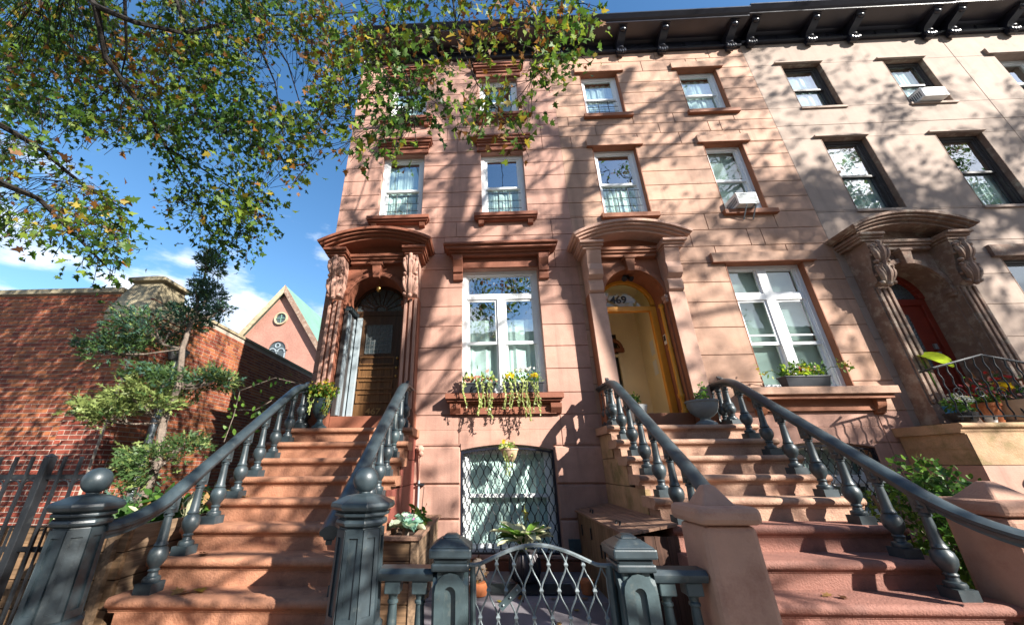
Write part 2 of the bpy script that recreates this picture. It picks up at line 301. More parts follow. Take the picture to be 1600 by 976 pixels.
# leaves: many small leaf-shaped faces in one mesh
OAK = [(0, 0), (.07, .2), (.33, .15), (.19, .36), (.42, .56), (.16, .58), (.14, .82), (0, 1), (-.11, .78), (-.18, .62), (-.40, .50), (-.2, .36), (-.35, .22), (-.07, .18)]
OVAL = [(0, 0), (.22, .25), (.27, .5), (.16, .8), (0, 1), (-.16, .8), (-.27, .5), (-.22, .25)]
STAR = [(0, -.5), (.14, -.14), (.5, -.1), (.2, .14), (.3, .5), (0, .26), (-.3, .5), (-.2, .14), (-.5, -.1), (-.14, -.14)]
NEEDLE = [(-.03, 0), (.03, 0), (.05, .3), (.26, .62), (.07, .5), (.05, .72), (.16, 1), (.03, .85), (0, 1.15), (-.04, .8), (-.18, .95), (-.06, .6), (-.28, .55), (-.05, .35)]
def leaves(name, pos, size, tmpl, mats, weights, parent=None, droop=.5, fold=.18, org=(0, 0, 0), dirs=None, spread=.6, jit=.35):
    pos = np.asarray(pos, float); n = len(pos)
    t = np.array([(x, y, abs(x)*fold-.35*fold*y*y) for x, y in tmpl]); k = len(t)
    if dirs is None:
        d = nprng.normal(size=(n, 3)); d[:, 2] -= droop*1.5
    else: d = np.asarray(dirs, float) + nprng.normal(size=(n, 3))*spread
    d /= np.linalg.norm(d, axis=1)[:, None]+1e-9
    r = nprng.normal(size=(n, 3)); r -= d*(r*d).sum(1)[:, None]; r /= np.linalg.norm(r, axis=1)[:, None]+1e-9
    u = np.cross(r, d); sz = np.asarray(size)*np.ones(n)*(1+jit*(nprng.random(n)*2-1))
    v = pos[:, None, :] + sz[:, None, None]*(t[None, :, 0:1]*r[:, None, :] + t[None, :, 1:2]*d[:, None, :] + t[None, :, 2:3]*u[:, None, :])
    o0 = ORG[parent.name] if parent is not None else org
    v = v.reshape(-1, 3) - np.array(o0)
    me = bpy.data.meshes.new(name); me.vertices.add(n*k); me.vertices.foreach_set('co', v.ravel().astype(np.float32))
    me.loops.add(n*k); me.loops.foreach_set('vertex_index', np.arange(n*k, dtype=np.int32))
    me.polygons.add(n); me.polygons.foreach_set('loop_start', np.arange(0, n*k, k, dtype=np.int32)); me.polygons.foreach_set('loop_total', np.full(n, k, dtype=np.int32))
    for m in mats: me.materials.append(LEAF[m])
    wts = np.array(weights, float); wts /= wts.sum()
    # colour comes in patches: neighbouring leaves tend to share a tone
    ph = np.sin(pos[:, 0]*3.1+1)+np.sin(pos[:, 1]*2.7+2)+np.sin(pos[:, 2]*3.7); rank = (ph + nprng.normal(size=n)*1.3).argsort().argsort()/max(1, n)
    me.polygons.foreach_set('material_index', np.minimum(np.searchsorted(np.cumsum(wts), rank), len(mats)-1).astype(np.int32))
    me.update(calc_edges=True); me.validate()
    o = bpy.data.objects.new(name, me); COL.objects.link(o)
    if parent is not None: o.parent = parent
    else: o.location = org
    ORG[o.name] = tuple(o0); return o
def blob(c, r, n, sq=(1, 1, 1)):                        # points through an uneven ellipsoid
    p = nprng.normal(size=(n, 3)); p /= np.linalg.norm(p, axis=1)[:, None]; p *= (nprng.random(n)**.45)[:, None]
    return p*np.array(sq)*r + np.array(c)

# ---------------------------------------------------------------- ground
YF = 5.2
structure(MB().box(-200, 200, -200, 200, -.5, -.16), 'ground', 'asphalt')
structure(MB().box(-60, 60, -9, -2.52, -.155, -.13), 'road', 'asphalt')
structure(MB().box(-60, 60, -2.5, -2.32, -.15, 0), 'kerb', 'limestone')
structure(MB().box(-60, 60, -2.315, 2.43, -.15, -.004), 'sidewalk', 'concrete')
aw = structure(MB().box(-.92, 1.50, 2.44, 5.2, 0, .19), 'areaway', 'soil')
xs = [-.90, -.30, .42, 1.10, 1.47]; ys = [2.46, 3.25, 4.12, 4.72, 5.19]
for i in range(4):
    for j in range(4):
        s = .10*((j % 2)*2-1) if 0 < i < 4 else 0
        x0 = xs[i]+(.10*((j % 2)*2-1) if i > 0 else 0); x1 = xs[i+1]+(.10*((j % 2)*2-1) if i < 3 else 0)
        MB().box(x0+.006, x1-.006, ys[j]+.006, ys[j+1]-.006, .12, .20+rnd.uniform(-.003, .004)).build('paving_slab', 'slate', aw, bevel=.004)
structure(MB().box(-14, -2.62, 2.44, 5.3, -.1, .10), 'side_garden', 'soil')
structure(MB().box(3.29, 5.20, 2.44, 5.2, -.1, .24), 'garden_bed', 'soil')
structure(MB().box(7.40, 40, 2.44, 5.2, -.1, .20), 'far_areaway', 'slate')
structure(MB().box(-14, -2.56, 5.31, 60, -.1, .05), 'side_lot', 'concrete')

# ---------------------------------------------------------------- houses
def window(root, o, frame='white', rec=.10, kind='sash', glass=('glasshi', 'glass'), curtain=None, guard=False, lining=None, mid=.5, blinds=False, cmat='curtain'):
    x0, x1, z0, z1 = o; y = YF+rec; fw = .065
    f = MB()
    f.box(x0, x0+fw, y, y+.09, z0, z1).box(x1-fw, x1, y, y+.09, z0, z1).box(x0+fw, x1-fw, y+.002, y+.09, z1-.07, z1).box(x0+fw, x1-fw, y+.003, y+.10, z0, z0+.05)
    f.box(x0+fw, x0+fw+.018, y+.015, y+.09, z0+.05, z1-.07).box(x1-fw-.018, x1-fw, y+.015, y+.09, z0+.05, z1-.07)
    W = f.build('window', frame, root)
    a, b, c, d = x0+fw+.018, x1-fw-.018, z0+.05, z1-.07
    def sash(a, b, c, d, yy, g, t=.035, bars=()):
        s = MB(); s.box(a, a+t, yy, yy+.03, c, d).box(b-t, b, yy, yy+.03, c, d).box(a+t, b-t, yy+.001, yy+.03, d-t, d).box(a+t, b-t, yy+.001, yy+.03, c, c+t+.008)
        for z in bars: s.box(a+t, b-t, yy+.002, yy+.028, z-.012, z+.012)
        s.build('sash', frame, W)
        MB().box(a+t, b-t, yy+.012, yy+.016, c+t+.008, d-t).build('pane', g, W)
    if kind == 'sash':
        zm = c+(d-c)*mid
        sash(a, b, zm-.02, d, y+.025, glass[0]); sash(a, b, c, zm+.02, y+.058, glass[1])
    elif kind == 'parlor':
        xm = (x0+x1)/2; zt = z1-.50
        s = MB(); s.box(xm-.055, xm+.055, y+.004, y+.085, c, zt).box(a, b, y+.006, y+.085, zt, zt+.07); s.build('mullion', frame, W)
        sash(a, b, zt+.07, d, y+.03, glass[0], .025)
        zm = c+(zt-c)*mid
        for p, q in ((a, xm-.055), (xm+.055, b)):
            sash(p, q, zm-.02, zt, y+.025, glass[0]); sash(p, q, c, zm+.02, y+.058, glass[1])
    elif kind == 'cross':
        xm = (x0+x1)/2; zt = z1-.55
        s = MB(); s.box(xm-.07, xm+.07, y+.004, y+.085, c, d).box(a, xm-.07, y+.006, y+.085, zt-.05, zt+.05).box(xm+.07, b, y+.006, y+.085, zt-.05, zt+.05); s.build('mullion', frame, W)
        for p, q in ((a, xm-.07), (xm+.07, b)):
            sash(p, q, zt+.05, d, y+.03, glass[0], .025)
            zm = c+(zt-c)*mid; sash(p, q, zm-.02, zt-.05, y+.025, glass[0], bars=(zm+.13,)); sash(p, q, c, zm+.02, y+.058, glass[1])
    if lining:
        MB().box(x0, x0+.012, YF-.002, y, z0, z1).box(x1-.012, x1, YF-.002, y, z0, z1).box(x0+.012, x1-.012, YF-.001, y, z1-.012, z1).build('reveal', lining, W)
    if curtain:  # in most upper windows this cloth is added to brighten the dark panes
        lo, hi = curtain; n = 26; zA, zB = c+(d-c)*lo, c+(d-c)*hi; vs = []; fs = []
        for i in range(n+1):
            t = i/n; yy = y+.112+.012*math.sin(t*(24+(x0*7.3+z0*3.1) % 16)+x0*9)+.008*math.sin(t*71+z0*5)
            vs += [(a-.02+(b-a+.04)*t, yy, zA), (a-.02+(b-a+.04)*t, yy, zB)]
        fs = [(2*i, 2*i+2, 2*i+3, 2*i+1) for i in range(n)]
        MB().add(vs, fs).build('curtain', cmat, W)
    if blinds:
        s = MB(); z = c
        while z < d:
            s.add([(a-.01, y+.13, z+.026), (b+.01, y+.13, z+.026), (b+.01, y+.150, z), (a-.01, y+.150, z)], [(0, 1, 2, 3)]); z += .030
        s.build('blind', 'blind', W)
    if guard:
        s = MB(); h = (d-c)*.36
        for i in range(4): s.tube([(a, y-.01, c+.03+h*i/3), (b, y-.01, c+.03+h*i/3)], .006, 5)
        for t in (.36, .68): s.tube([(a+(b-a)*t, y-.012, c), (a+(b-a)*t, y-.012, c+h+.06)], .007, 5)
        s.build('window_guard', 'blackiron', W)
    return W
def hood(root, x0, x1, z0, z1, proj, mat, name='window_hood'):
    m = MB(); h = z1-z0; st = [(0, .28, .45), (.28, .45, .62), (.45, .72, .85), (.72, .86, 1.0), (.86, 1, .93)]
    for a, b, p in st:
        e = proj*p; k = (1-p)*proj*.8
        m.box(x0+k, x1-k, YF-e, YF+.05, z0+h*a, z0+h*b-.0015)
    return m.build(name, mat, root, bevel=.004)
def sill(root, x0, x1, z0, z1, proj, mat, brackets=True):
    m = MB(); h = z1-z0
    m.box(x0, x1, YF-proj, YF+.10, z0+h*.45, z1).box(x0+.02, x1-.02, YF-proj*.8, YF+.04, z0+h*.2, z0+h*.45-.001).box(x0+.04, x1-.04, YF-proj*.55, YF+.03, z0, z0+h*.2-.001)
    s = m.build('window_sill', mat, root, bevel=.004)
    if brackets:
        for c in (x0+.12, x1-.12):
            MB().prism([(YF, z0-.075), (YF-proj*.45, z0-.06), (YF-proj*.6, z0-.002), (YF, z0-.002)], 'x', c-.045, c+.045).build('bracket', mat, s)
    return s
def cornice(root, x0, x1, zb, brk, mat='black'):
    p = [(YF+.3, zb), (YF-.06, zb), (YF-.08, zb+.03), (YF-.07, zb+.055), (YF-.03, zb+.07), (YF-.03, zb+.25), (YF-.10, zb+.27), (YF-.46, zb+.285), (YF-.46, zb+.33), (YF-.50, zb+.345), (YF-.56, zb+.41), (YF-.56, zb+.435), (YF+.3, zb+.47)]
    c = MB().prism(p, 'x', x0, x1).build('cornice', mat, root)
    bp = [(YF-.02, zb-.12), (YF-.07, zb-.125), (YF-.115, zb-.09), (YF-.12, zb-.03), (YF-.10, zb+.03), (YF-.14, zb+.10), (YF-.26, zb+.15), (YF-.36, zb+.20), (YF-.40, zb+.25), (YF-.38, zb+.29), (YF-.02, zb+.29)]
    for x in brk:
        m = MB().prism(bp, 'x', x-.075, x+.075).box(x-.092, x+.092, YF-.42, YF-.03, zb+.262, zb+.283)
        for i, dx in enumerate((-.072, -.025, .025, .072)): m.sphere((x+dx, YF-.115, zb-.06-.02*(i in (1, 2))), .036, 8, 5, 1.7)
        m.sphere((x, YF-.13, zb+.0), .04, 8, 5, .8, 1.5); m.sphere((x, YF-.36, zb+.21), .05, 8, 6, .8, 1.3)
        m.build('bracket', mat, c, smooth=True)
    # panels in the frieze
    xx = sorted(brk)
    for a, b in zip(xx, xx[1:]):
        n = max(1, int((b-a)/.42)); w_ = (b-a-.2)/n
        for i in range(n):
            MB().cbox(a+.1+w_*i+.03, a+.1+w_*(i+1)-.03, YF-.045, YF-.028, zb+.10, zb+.22, .01).build('panel', mat, c)
    return c
def blocks(root, mat, x0, x1, courses, holes, joint=.009, vj=None, proud=.018, seed=0, short=False):
    rr = random.Random(seed)
    for i, (za, zb) in enumerate(zip(courses, courses[1:])):
        cuts = vj(i, za) if vj else []
        for a, b, c, d in cells(x0, x1, za+joint/2, zb-joint/2, holes):
            xs = [a] + sorted(t for t in cuts if a+.12 < t < b-.12) + [b]
            for j, (p, q) in enumerate(zip(xs, xs[1:])):
                l = .004 if j else 0; r_ = .004 if j < len(xs)-2 else 0
                MB().cbox(p+l, q-r_, YF, YF+proud, c, d, .004).build('stone_block', mat, root)
def shell(root, x0, x1, top, holes, mat, ztop):
    m = MB()
    for a, b, c, d in cells(x0, x1, .0, ztop, holes): m.box(a, b, YF+.016, YF+.36, c, d)
    m.build('wall', mat, root)
    MB().box(x0+.01, x0+.2, YF+.361, 14, 0, top).box(x1-.2, x1-.01, YF+.361, 14, 0, top).box(x0+.2, x1-.2, 13.8, 14, 0, top).box(x0+.01, x1-.01, YF+.30, 14, top, top+.15).build('side_wall', 'room', root)

def acanthus(m, x, y, z0, z1, w, s=1):                     # carved leaf: ribs fanning up from a narrow foot, curled tips
    h = z1-z0
    for k in (-2, -1, 0, 1, 2):
        f = 1-.10*abs(k); pts = []; rad = []
        for i in range(9):
            t = i/8; pts.append((x+k*w*.24*(.25+.75*math.sin(t*math.pi*.62)), y-.035-.060*math.sin(t*math.pi*.9)-(.03 if k == 0 else .01)-(.035 if t > .85 else 0), z0+h*(.04+.92*f*t)-(.02 if t > .95 else 0))); rad.append((.014+.022*math.sin(math.pi*(.15+.75*t)))*(1.1 if k == 0 else .9))
        m.tube(pts, rad, 7); m.sphere(pts[-1], .026, 7, 5, .9, 1.2)
    for sg in (-1, 1):
        m.sphere((x+sg*w*.40, y-.06, z0+h*.10), .034, 8, 6, .9); m.sphere((x+sg*w*.44, y-.05, z0+h*.42), .026, 7, 5, 1.1)
    m.sphere((x, y-.07, z0+h*.03), .036, 8, 6, 1.1)
def doorway(root, xc, mat, trim, carved, colonette=False):
    D = MB().build('door_surround', mat, root) if False else None
    # pilasters, entablature, segmental hood; local depths from the wall face
    base = MB()
    for s in (-1, 1):
        xa, xb = sorted((xc+s*.47, xc+s*.70)); base.box(xa, xb, 5.0, YF+.2, 1.80, 3.73)
        base.box(xa-.015, xb+.015, 4.975, YF+.1, 1.802, 2.02)
    S = base.build('door_surround', trim, root, bevel=.006)
    for s in (-1, 1):
        xm = xc+s*.585
        if carved:
            for dx in (-.075, 0, .075): MB().box(xm+dx-.022, xm+dx+.022, 4.972, 5.0, 2.06, 3.70).build('pilaster_rib', 'pink' if mat == 'pinktrim' else mat, S, bevel=.008)
            m = MB().prism([(YF, 3.72), (5.0, 3.72), (4.93, 3.78), (4.93, 3.95), (4.89, 4.10), (4.84, 4.25), (4.84, 4.395), (YF, 4.395)], 'x', xm-.095, xm+.095)
            acanthus(m, xm, 4.95, 3.70, 4.10, .20); acanthus(m, xm, 4.90, 4.02, 4.40, .20); m.build('carved_corbel', 'pink' if mat == 'pinktrim' else mat, S, smooth=True)
        else:
            pr = [(YF, 3.73), (4.995, 3.73), (4.955, 3.76), (4.945, 3.86), (4.965, 3.94), (4.94, 3.945), (4.885, 3.99), (4.87, 4.08), (4.89, 4.18), (4.86, 4.28), (4.835, 4.395), (YF, 4.395)]
            MB().prism(pr, 'x', xm-.11, xm+.11).build('corbel', mat, S, bevel=.006)
            MB().box(xm-.115, xm+.115, 4.985, 5.0, 2.03, 3.72).build('pilaster_face', mat, S, bevel=.004)
        # end block of the entablature
        m = MB(); o_, i_ = xc+s*.78, xc+s*.44; a, b = sorted((o_, i_))
        m.box(a+.03, b-.03, 4.82, YF+.02, 4.397, 4.44).box(a, b, 4.79, YF+.02, 4.4405, 4.475).box(a-.02 if s < 0 else a, b if s < 0 else b+.02, 4.75, YF+.02, 4.4755, 4.515)
        m.build('entablature_block', mat, S, bevel=.004)
    MB().box(xc-.441, xc+.441, 5.02, YF+.1, 4.36, 4.42).box(xc-.442, xc+.442, 4.99, YF+.1, 4.4205, 4.46).box(xc-.443, xc+.443, 4.965, YF+.1, 4.4605, 4.51).build('entablature', trim, S, bevel=.004)
    hw, rise = .90, .235; rad = (hw*hw+rise*rise)/(2*rise); zc = 4.855-rad; an = math.asin(hw/rad)
    m = MB()
    for d0, d1, y0 in ((0, .045, 4.70), (.0455, .08, 4.735), (.0805, .115, 4.78), (.1155, .16, 4.83)):
        aa = math.asin(min(1, (hw-(y0-4.70)*1.1)/(rad-d0)))
        m.arcband(xc, zc, rad-d1, rad-d0, math.pi/2+aa, math.pi/2-aa, y0, YF+.04, 22)
    m.build('segmental_pediment', mat, S, bevel=.003)
    pts = [(xc-hw*.86, 4.515)] + [(xc+(rad-.158)*math.sin(t), zc+(rad-.158)*math.cos(t)) for t in [(-.44+.88*i/16) for i in range(17)]] + [(xc+hw*.86, 4.515)]
    MB().prism(pts, 'y', 5.06, YF+.03).build('tympanum', trim, S)
    # arched reveal
    ro, ri, zs = .475, .45, 3.70
    arc = [(xc+ri*math.cos(math.pi*i/20), zs+ri*math.sin(math.pi*i/20)) for i in range(21)]
    m = MB()
    for i in range(20):
        (xa, za), (xb, zb) = arc[i], arc[i+1]; m.prism([(xa, za), (xa, 4.36), (xb, 4.36), (xb, zb)], 'y', 5.10, 5.52)
    m.box(xc+ri, xc+.50, 5.101, 5.521, 1.80, 4.359).box(xc-.50, xc-ri, 5.101, 5.521, 1.80, 4.359)
    m.build('arched_reveal', trim, S)
    m = MB().arcband(xc, zs, ri+.001, ri+.075, 0, math.pi, 5.055, 5.098, 20); m.build('archivolt', trim, S, bevel=.004)
    for s in (-1, 1):
        a, b = sorted((xc+s*(ri-.03), xc+s*(ri+.085))); MB().box(a, b, 5.03, 5.14, zs-.06, zs-.002).box(a+.01, b-.01, 5.045, 5.13, zs-.11, zs-.0605).build('impost', mat, S, bevel=.005)
    MB().hexa([(xc-.05, 5.0, 4.10), (xc+.05, 5.0, 4.10), (xc+.05, 5.1, 4.10), (xc-.05, 5.1, 4.10), (xc-.08, 4.97, 4.358), (xc+.08, 4.97, 4.358), (xc+.08, 5.1, 4.358), (xc-.08, 5.1, 4.358)]).box(xc-.095, xc+.095, 4.96, 5.1, 4.31, 4.357).build('keystone', trim, S, bevel=.008)
    MB().box(xc-.452, xc+.452, 5.06, 5.54, 1.802, 1.985).build('door_sill', trim, S, bevel=.006)
    return S
def roofline(x0, k): return x0

HX = [-2.53, 1.545, 5.60, 9.65, 13.7]
# house 467
h1 = thing('brownstone_house', 'pink brownstone house with moulded window hoods and closed brown door, leftmost of the row', 'house', (-.5, YF, 0), 'row of brownstone houses')
W2L, W2R, W3L, W3R = (-1.83, -1.04, 5.34, 6.84), (.03, .82, 5.34, 6.82), (-1.83, -1.06, 7.74, 8.92), (.04, .82, 7.74, 8.92)
PW, BW, DR = (-.32, .90, 2.30, 4.31), (-.33, .90, .36, 1.62), (-2.17, -1.17, 1.80, 4.36)
holes = [W2L, W2R, W3L, W3R, PW, BW, DR]
shell(h1, HX[0], HX[1], 9.7, holes, 'pink', 9.6)
c1 = [2.0, 2.30, 2.64, 2.98, 3.32, 3.65, 3.98, 4.31, 4.62, 4.94, 5.25, 5.58, 5.90, 6.23, 6.54, 6.86, 7.18, 7.50, 7.82, 8.14, 8.46, 8.78, 9.10, 9.55]
blocks(h1, 'pink', HX[0], HX[1], c1, holes, vj=lambda i, z: ([-.62+.2*(i % 2), 1.2] if (4.3 < z < 5.2 or 6.8 < z < 7.6 or z > 9.0) else []))
# rusticated basement, a plain band above it
blocks(h1, 'pink', HX[0], HX[1], [1.60, 2.0], holes, vj=lambda i, z: [-.36, 1.03])
for za, zb in ((.30, .73), (.73, 1.13), (1.13, 1.60)):
    for a, b, c, d in cells(HX[0], HX[1], za+.011, zb-(.011 if zb < 1.5 else .018), [BW]): MB().cbox(a+.012, b-.012, YF-.012, YF+.016, c, d, .012).build('stone_block', 'pink', h1)
MB().box(-.9, HX[1]-.06, YF-.03, YF+.02, .19, .298).build('base_course', 'pinktrim', h1)
seg = MB(); xc_, hw_, zt_, ri_ = .285, .615, 1.615, .07; rad_ = (hw_**2+ri_**2)/(2*ri_)
for i in range(12):
    t0, t1 = -hw_+2*hw_*i/12, -hw_+2*hw_*(i+1)/12; f_ = lambda t: zt_-rad_+math.sqrt(rad_**2-t*t)
    seg.prism([(xc_+t0, f_(t0)), (xc_+t0, 1.63), (xc_+t1, 1.63), (xc_+t1, f_(t1))], 'y', YF-.011, YF+.3)
seg.build('window_arch', 'pink', h1)
window(h1, W2L, curtain=(0, .97), guard=True, glass=('glasshi', 'glass')); window(h1, W2R, glass=('glasshi', 'glass'), curtain=(0, .55), guard=True)
window(h1, W3L, glass=('glasshi', 'glass'), curtain=(0, .9)); window(h1, W3R, glass=('glasshi', 'glass'), blinds=True)  # top-floor curtain and blind added to lift the dark glass
window(h1, PW, kind='parlor', curtain=(0, .60), glass=('glasshi', 'glass'), mid=.5)
window(h1, (BW[0], BW[1], BW[2], 1.60), rec=.09, kind='sash', curtain=(0, 1), glass=('glasslow', 'glasslow'), mid=.52, cmat='blind')
hd = hood(h1, -.61, 1.22, 4.49, 4.68, .27, 'pinktrim')
for a in (-.46, .91):
    MB().prism([(YF, 4.08), (YF-.05, 4.09), (YF-.07, 4.16), (YF-.07, 4.2), (YF-.10, 4.21), (YF-.12, 4.30), (YF-.17, 4.40), (YF-.17, 4.485), (YF, 4.485)], 'x', a, a+.155).build('bracket', 'pinktrim', hd, bevel=.006)
MB().box(-.30, .905, YF-.035, YF+.02, 4.315, 4.485).build('frieze', 'pinktrim', hd)
sill(h1, -.54, 1.08, 2.14, 2.27, .17, 'pinktrim', False)
MB().box(-.40, .98, YF-.05, YF+.01, 2.005, 2.135).build('sill_apron', 'pinktrim', h1)
for a in (-.48, .90): MB().prism([(YF, 2.003), (YF-.05, 2.01), (YF-.11, 2.08), (YF-.12, 2.137), (YF, 2.137)], 'x', a, a+.15).build('bracket', 'pinktrim', h1, bevel=.004)
for o, zt in ((W2L, 6.88), (W2R, 6.88), (W3L, 8.95), (W3R, 8.95)):
    hood(h1, o[0]-.14, o[1]+.15, zt+.06, zt+.26, .16, 'pinktrim'); MB().box(o[0]-.07, o[1]+.07, YF-.045, YF+.02, zt-.035, zt+.058).build('lintel', 'pinktrim', h1)
    sill(h1, o[0]-.14, o[1]+.15, o[2]-.20+.075, o[2]-.004, .14, 'pinktrim')
cornice(h1, HX[0], HX[1], 9.5, [HX[0]+.15, -.95, .0, HX[1]-.18])
S1 = doorway(h1, -1.67, 'pinktrim', 'pinktrim', True)
# house 469
h2 = thing('brownstone_house', 'peach brownstone house number 469 with open ochre doorway and plain slab lintels', 'house', (3.5, YF, 0), 'row of brownstone houses')
A3L, A3R, A2L, A2R, AP, AB, AD = (2.13, 2.91, 7.68, 8.91), (4.12, 4.93, 7.68, 8.91), (2.12, 2.93, 5.30, 6.85), (4.15, 4.87, 5.30, 6.84), (3.86, 5.06, 2.30, 4.30), (3.76, 5.0, .40, 1.62), (1.80, 2.80, 1.80, 4.36)
holes = [A3L, A3R, A2L, A2R, AP, AB, AD]
shell(h2, HX[1], HX[2], 9.7, holes, 'peach', 9.6)
c2 = [2.0, 2.40, 2.80, 3.22, 3.63, 3.97, 4.31, 4.62, 4.94, 5.27, 5.58, 5.91, 6.23, 6.54, 6.87, 7.16, 7.42, 7.67, 7.98, 8.29, 8.60, 8.92, 9.24, 9.55]
blocks(h2, 'peach', HX[1], HX[2], c2, holes, vj=lambda i, z: ([1.75+.5*(i % 2), 3.0+.45*(i % 2), 3.78+.6*(i % 2), 4.9-.3*(i % 2)] if (4.3 < z < 5.2 or 6.8 < z < 7.6 or z > 8.9) else []), seed=2)
blocks(h2, 'pink', HX[1], HX[2], [.24, .75, 1.15, 1.60, 2.0], holes, vj=lambda i, z: [3.35, 5.2])
seg = MB(); xc_ = 4.38
for i in range(12):
    t0, t1 = -.62+1.24*i/12, -.62+1.24*(i+1)/12; f_ = lambda t: 1.615-.07*(t/.62)**2
    seg.prism([(xc_+t0, f_(t0)), (xc_+t0, 1.63), (xc_+t1, 1.63), (xc_+t1, f_(t1))], 'y', YF+.001, YF+.3)
seg.build('window_arch', 'pink', h2)
for o, g, gd in ((A3L, ('glasshi', 'glasshi'), True), (A3R, ('glasshi', 'glass'), False), (A2L, ('glasshi', 'glass'), True), (A2R, ('glass', 'glass'), False)):
    window(h2, o, glass=g, guard=gd, lining='peachtrim', curtain=(0, .97) if o in (A3R, A3L) else ((0, .5) if o is A2L else None), blinds=o is A2R)  # pale curtains and blinds added where the panes came out too dark
    z = o[3]+.003
    MB().box(o[0]-.10, o[1]+.11, YF-.055, YF+.02, z, z+.16).build('lintel', 'peachstone' if False else 'peach', h2); MB().box(o[0]-.105, o[1]+.115, YF-.057, YF+.0, z-.012, z-.0005).build('lintel_edge', 'peachtrim', h2)
    MB().box(o[0]-.06, o[1]+.10, YF-.07, YF+.10, o[2]-.09, o[2]-.003).build('window_sill', 'peachtrim', h2, bevel=.005)
window(h2, AP, kind='cross', glass=('glass', 'glasslow'), blinds=True, lining='peachtrim', mid=.46)
window(h2, AB, rec=.16, kind='parlor', glass=('glass', 'glass'), curtain=(0, 1))
MB().box(3.66, 5.22, YF-.06, YF+.02, 4.303, 4.46).build('lintel', 'peach', h2); MB().box(3.65, 5.23, YF-.062, YF, 4.288, 4.3025).build('lintel_edge', 'peachtrim', h2)
MB().box(3.52, 5.42, YF-.20, YF+.1, 2.20, 2.297).build('window_sill', 'peach', h2, bevel=.006); MB().box(3.58, 5.36, YF-.16, YF+.02, 2.145, 2.199).build('sill_bed', 'peachtrim', h2)
MB().box(3.70, 5.24, YF-.05, YF+.01, 2.003, 2.144).build('sill_apron', 'peachtrim', h2)
for a in (3.64, 5.16): MB().prism([(YF, 1.95), (YF-.05, 1.97), (YF-.10, 2.06), (YF-.12, 2.143), (YF, 2.143)], 'x', a, a+.12).build('bracket', 'peachtrim', h2, bevel=.004)
cornice(h2, HX[1]+.001, HX[2]-.02, 9.5, [HX[1]+.18, 3.05, 3.92, HX[2]-.28])
S2 = doorway(h2, 2.30, 'peachstone', 'peachtrim', False)
# house 471
h3 = thing('brownstone_house', 'smooth tan brownstone house with carved weathered doorway and dark red door', 'house', (7.6, YF, 0), 'row of brownstone houses')
T3L, T3R, T2L, T2R, TP, TD = (6.22, 7.02, 7.67, 8.92), (8.23, 9.03, 7.67, 8.92), (6.27, 7.08, 5.25, 6.87), (8.27, 9.10, 5.25, 6.87), (8.0, 9.2, 2.30, 4.28), (5.88, 6.88, 1.80, 4.36)
holes = [T3L, T3R, T2L, T2R, TP, TD]
shell(h3, HX[2], HX[3], 9.8, holes, 'tan', 9.7)
blocks(h3, 'tan', HX[2], HX[3], [.2, 1.1, 2.0, 2.45, 3.0, 3.5, 4.0, 4.6, 5.22, 7.2, 9.65], holes, joint=.005)
for o in (T3L, T3R, T2L, T2R, TP):
    window(h3, o, frame='darkframe', rec=.08, lining='tantrim', glass=('glasshi', 'glasshi') if o in (T2L, T3L, T2R) else ('glass', 'glass'), curtain=(0, .95) if o in (T3R, T2L, T3L) else (0, .5), guard=o is TP)  # pale curtains added behind these panes to raise their dark tone
    MB().box(o[0]-.12, o[1]+.02, YF-.05, YF+.02, o[3]+.003, o[3]+.035 if o is not TP else o[3]+.2).build('lintel', 'tantrim' if o is TP else 'tan', h3)
    MB().box(o[0]-.02, o[1]+.03, YF-.03, YF+.2, o[2]-.05, o[2]-.003).build('window_sill', 'tan', h3)
cornice(h3, HX[2], HX[3]-.02, 9.58, [HX[2]+.17, 6.98, 7.85, HX[3]-.30])
S3 = doorway(h3, 6.40, 'tantrim', 'tantrim', True)
# house 473
h4 = thing('brownstone_house', 'grey-tan brownstone house at the right edge, only its upper corner in view', 'house', (11.7, YF, 0), 'row of brownstone houses')
holes = [(10.40, 11.2, 7.67, 8.92), (10.40, 11.2, 5.25, 6.87)]
shell(h4, HX[3], HX[4], 9.8, holes, 'tan', 9.7)
blocks(h4, 'tan', HX[3]+.006, HX[4], [.2, 2.0, 5.22, 7.2, 9.65], holes, joint=.005)
for o in holes:
    window(h4, o, rec=.14, glass=('glasshi', 'glass')); MB().box(o[0]-.15, o[1]+.1, YF-.05, YF+.02, o[3]+.003, o[3]+.15).build('lintel', 'tan', h4)
    MB().box(o[0]-.05, o[1]+.05, YF-.05, YF+.1, o[2]-.09, o[2]-.003).build('window_sill', 'tan', h4)
cornice(h4, HX[3], HX[4], 9.60, [HX[3]+.18, 11.0, 11.9, 13.5])

# doors -------------------------------------------------------------------
def textmesh(name, s, size, mat, parent, loc, th=.006, sx=1):
    cu = bpy.data.curves.new('t', 'FONT'); cu.body = s; cu.size = size; cu.extrude = th; cu.offset = size*.018; cu.align_x = 'CENTER'
    t = bpy.data.objects.new('t', cu); me = bpy.data.meshes.new_from_object(t); me.name = name; bpy.data.objects.remove(t)
    me.materials.clear(); me.materials.append(MAT[mat])
    o = bpy.data.objects.new(name, me); COL.objects.link(o); q = ORG[parent.name]; o.parent = parent
    o.location = (loc[0]-q[0], loc[1]-q[1], loc[2]-q[2]); o.rotation_euler = (R(90), 0, 0); o.scale = (sx, 1, 1); ORG[o.name] = tuple(loc); return o
xc = -1.67
d = MB().box(xc-.45, xc+.45, 5.44, 5.49, 3.62, 3.70).box(xc-.45, xc-.36, 5.43, 5.49, 1.985, 3.62).box(xc+.385, xc+.45, 5.43, 5.49, 1.985, 3.62)
DF = d.build('door_frame', 'dkwood', h1)
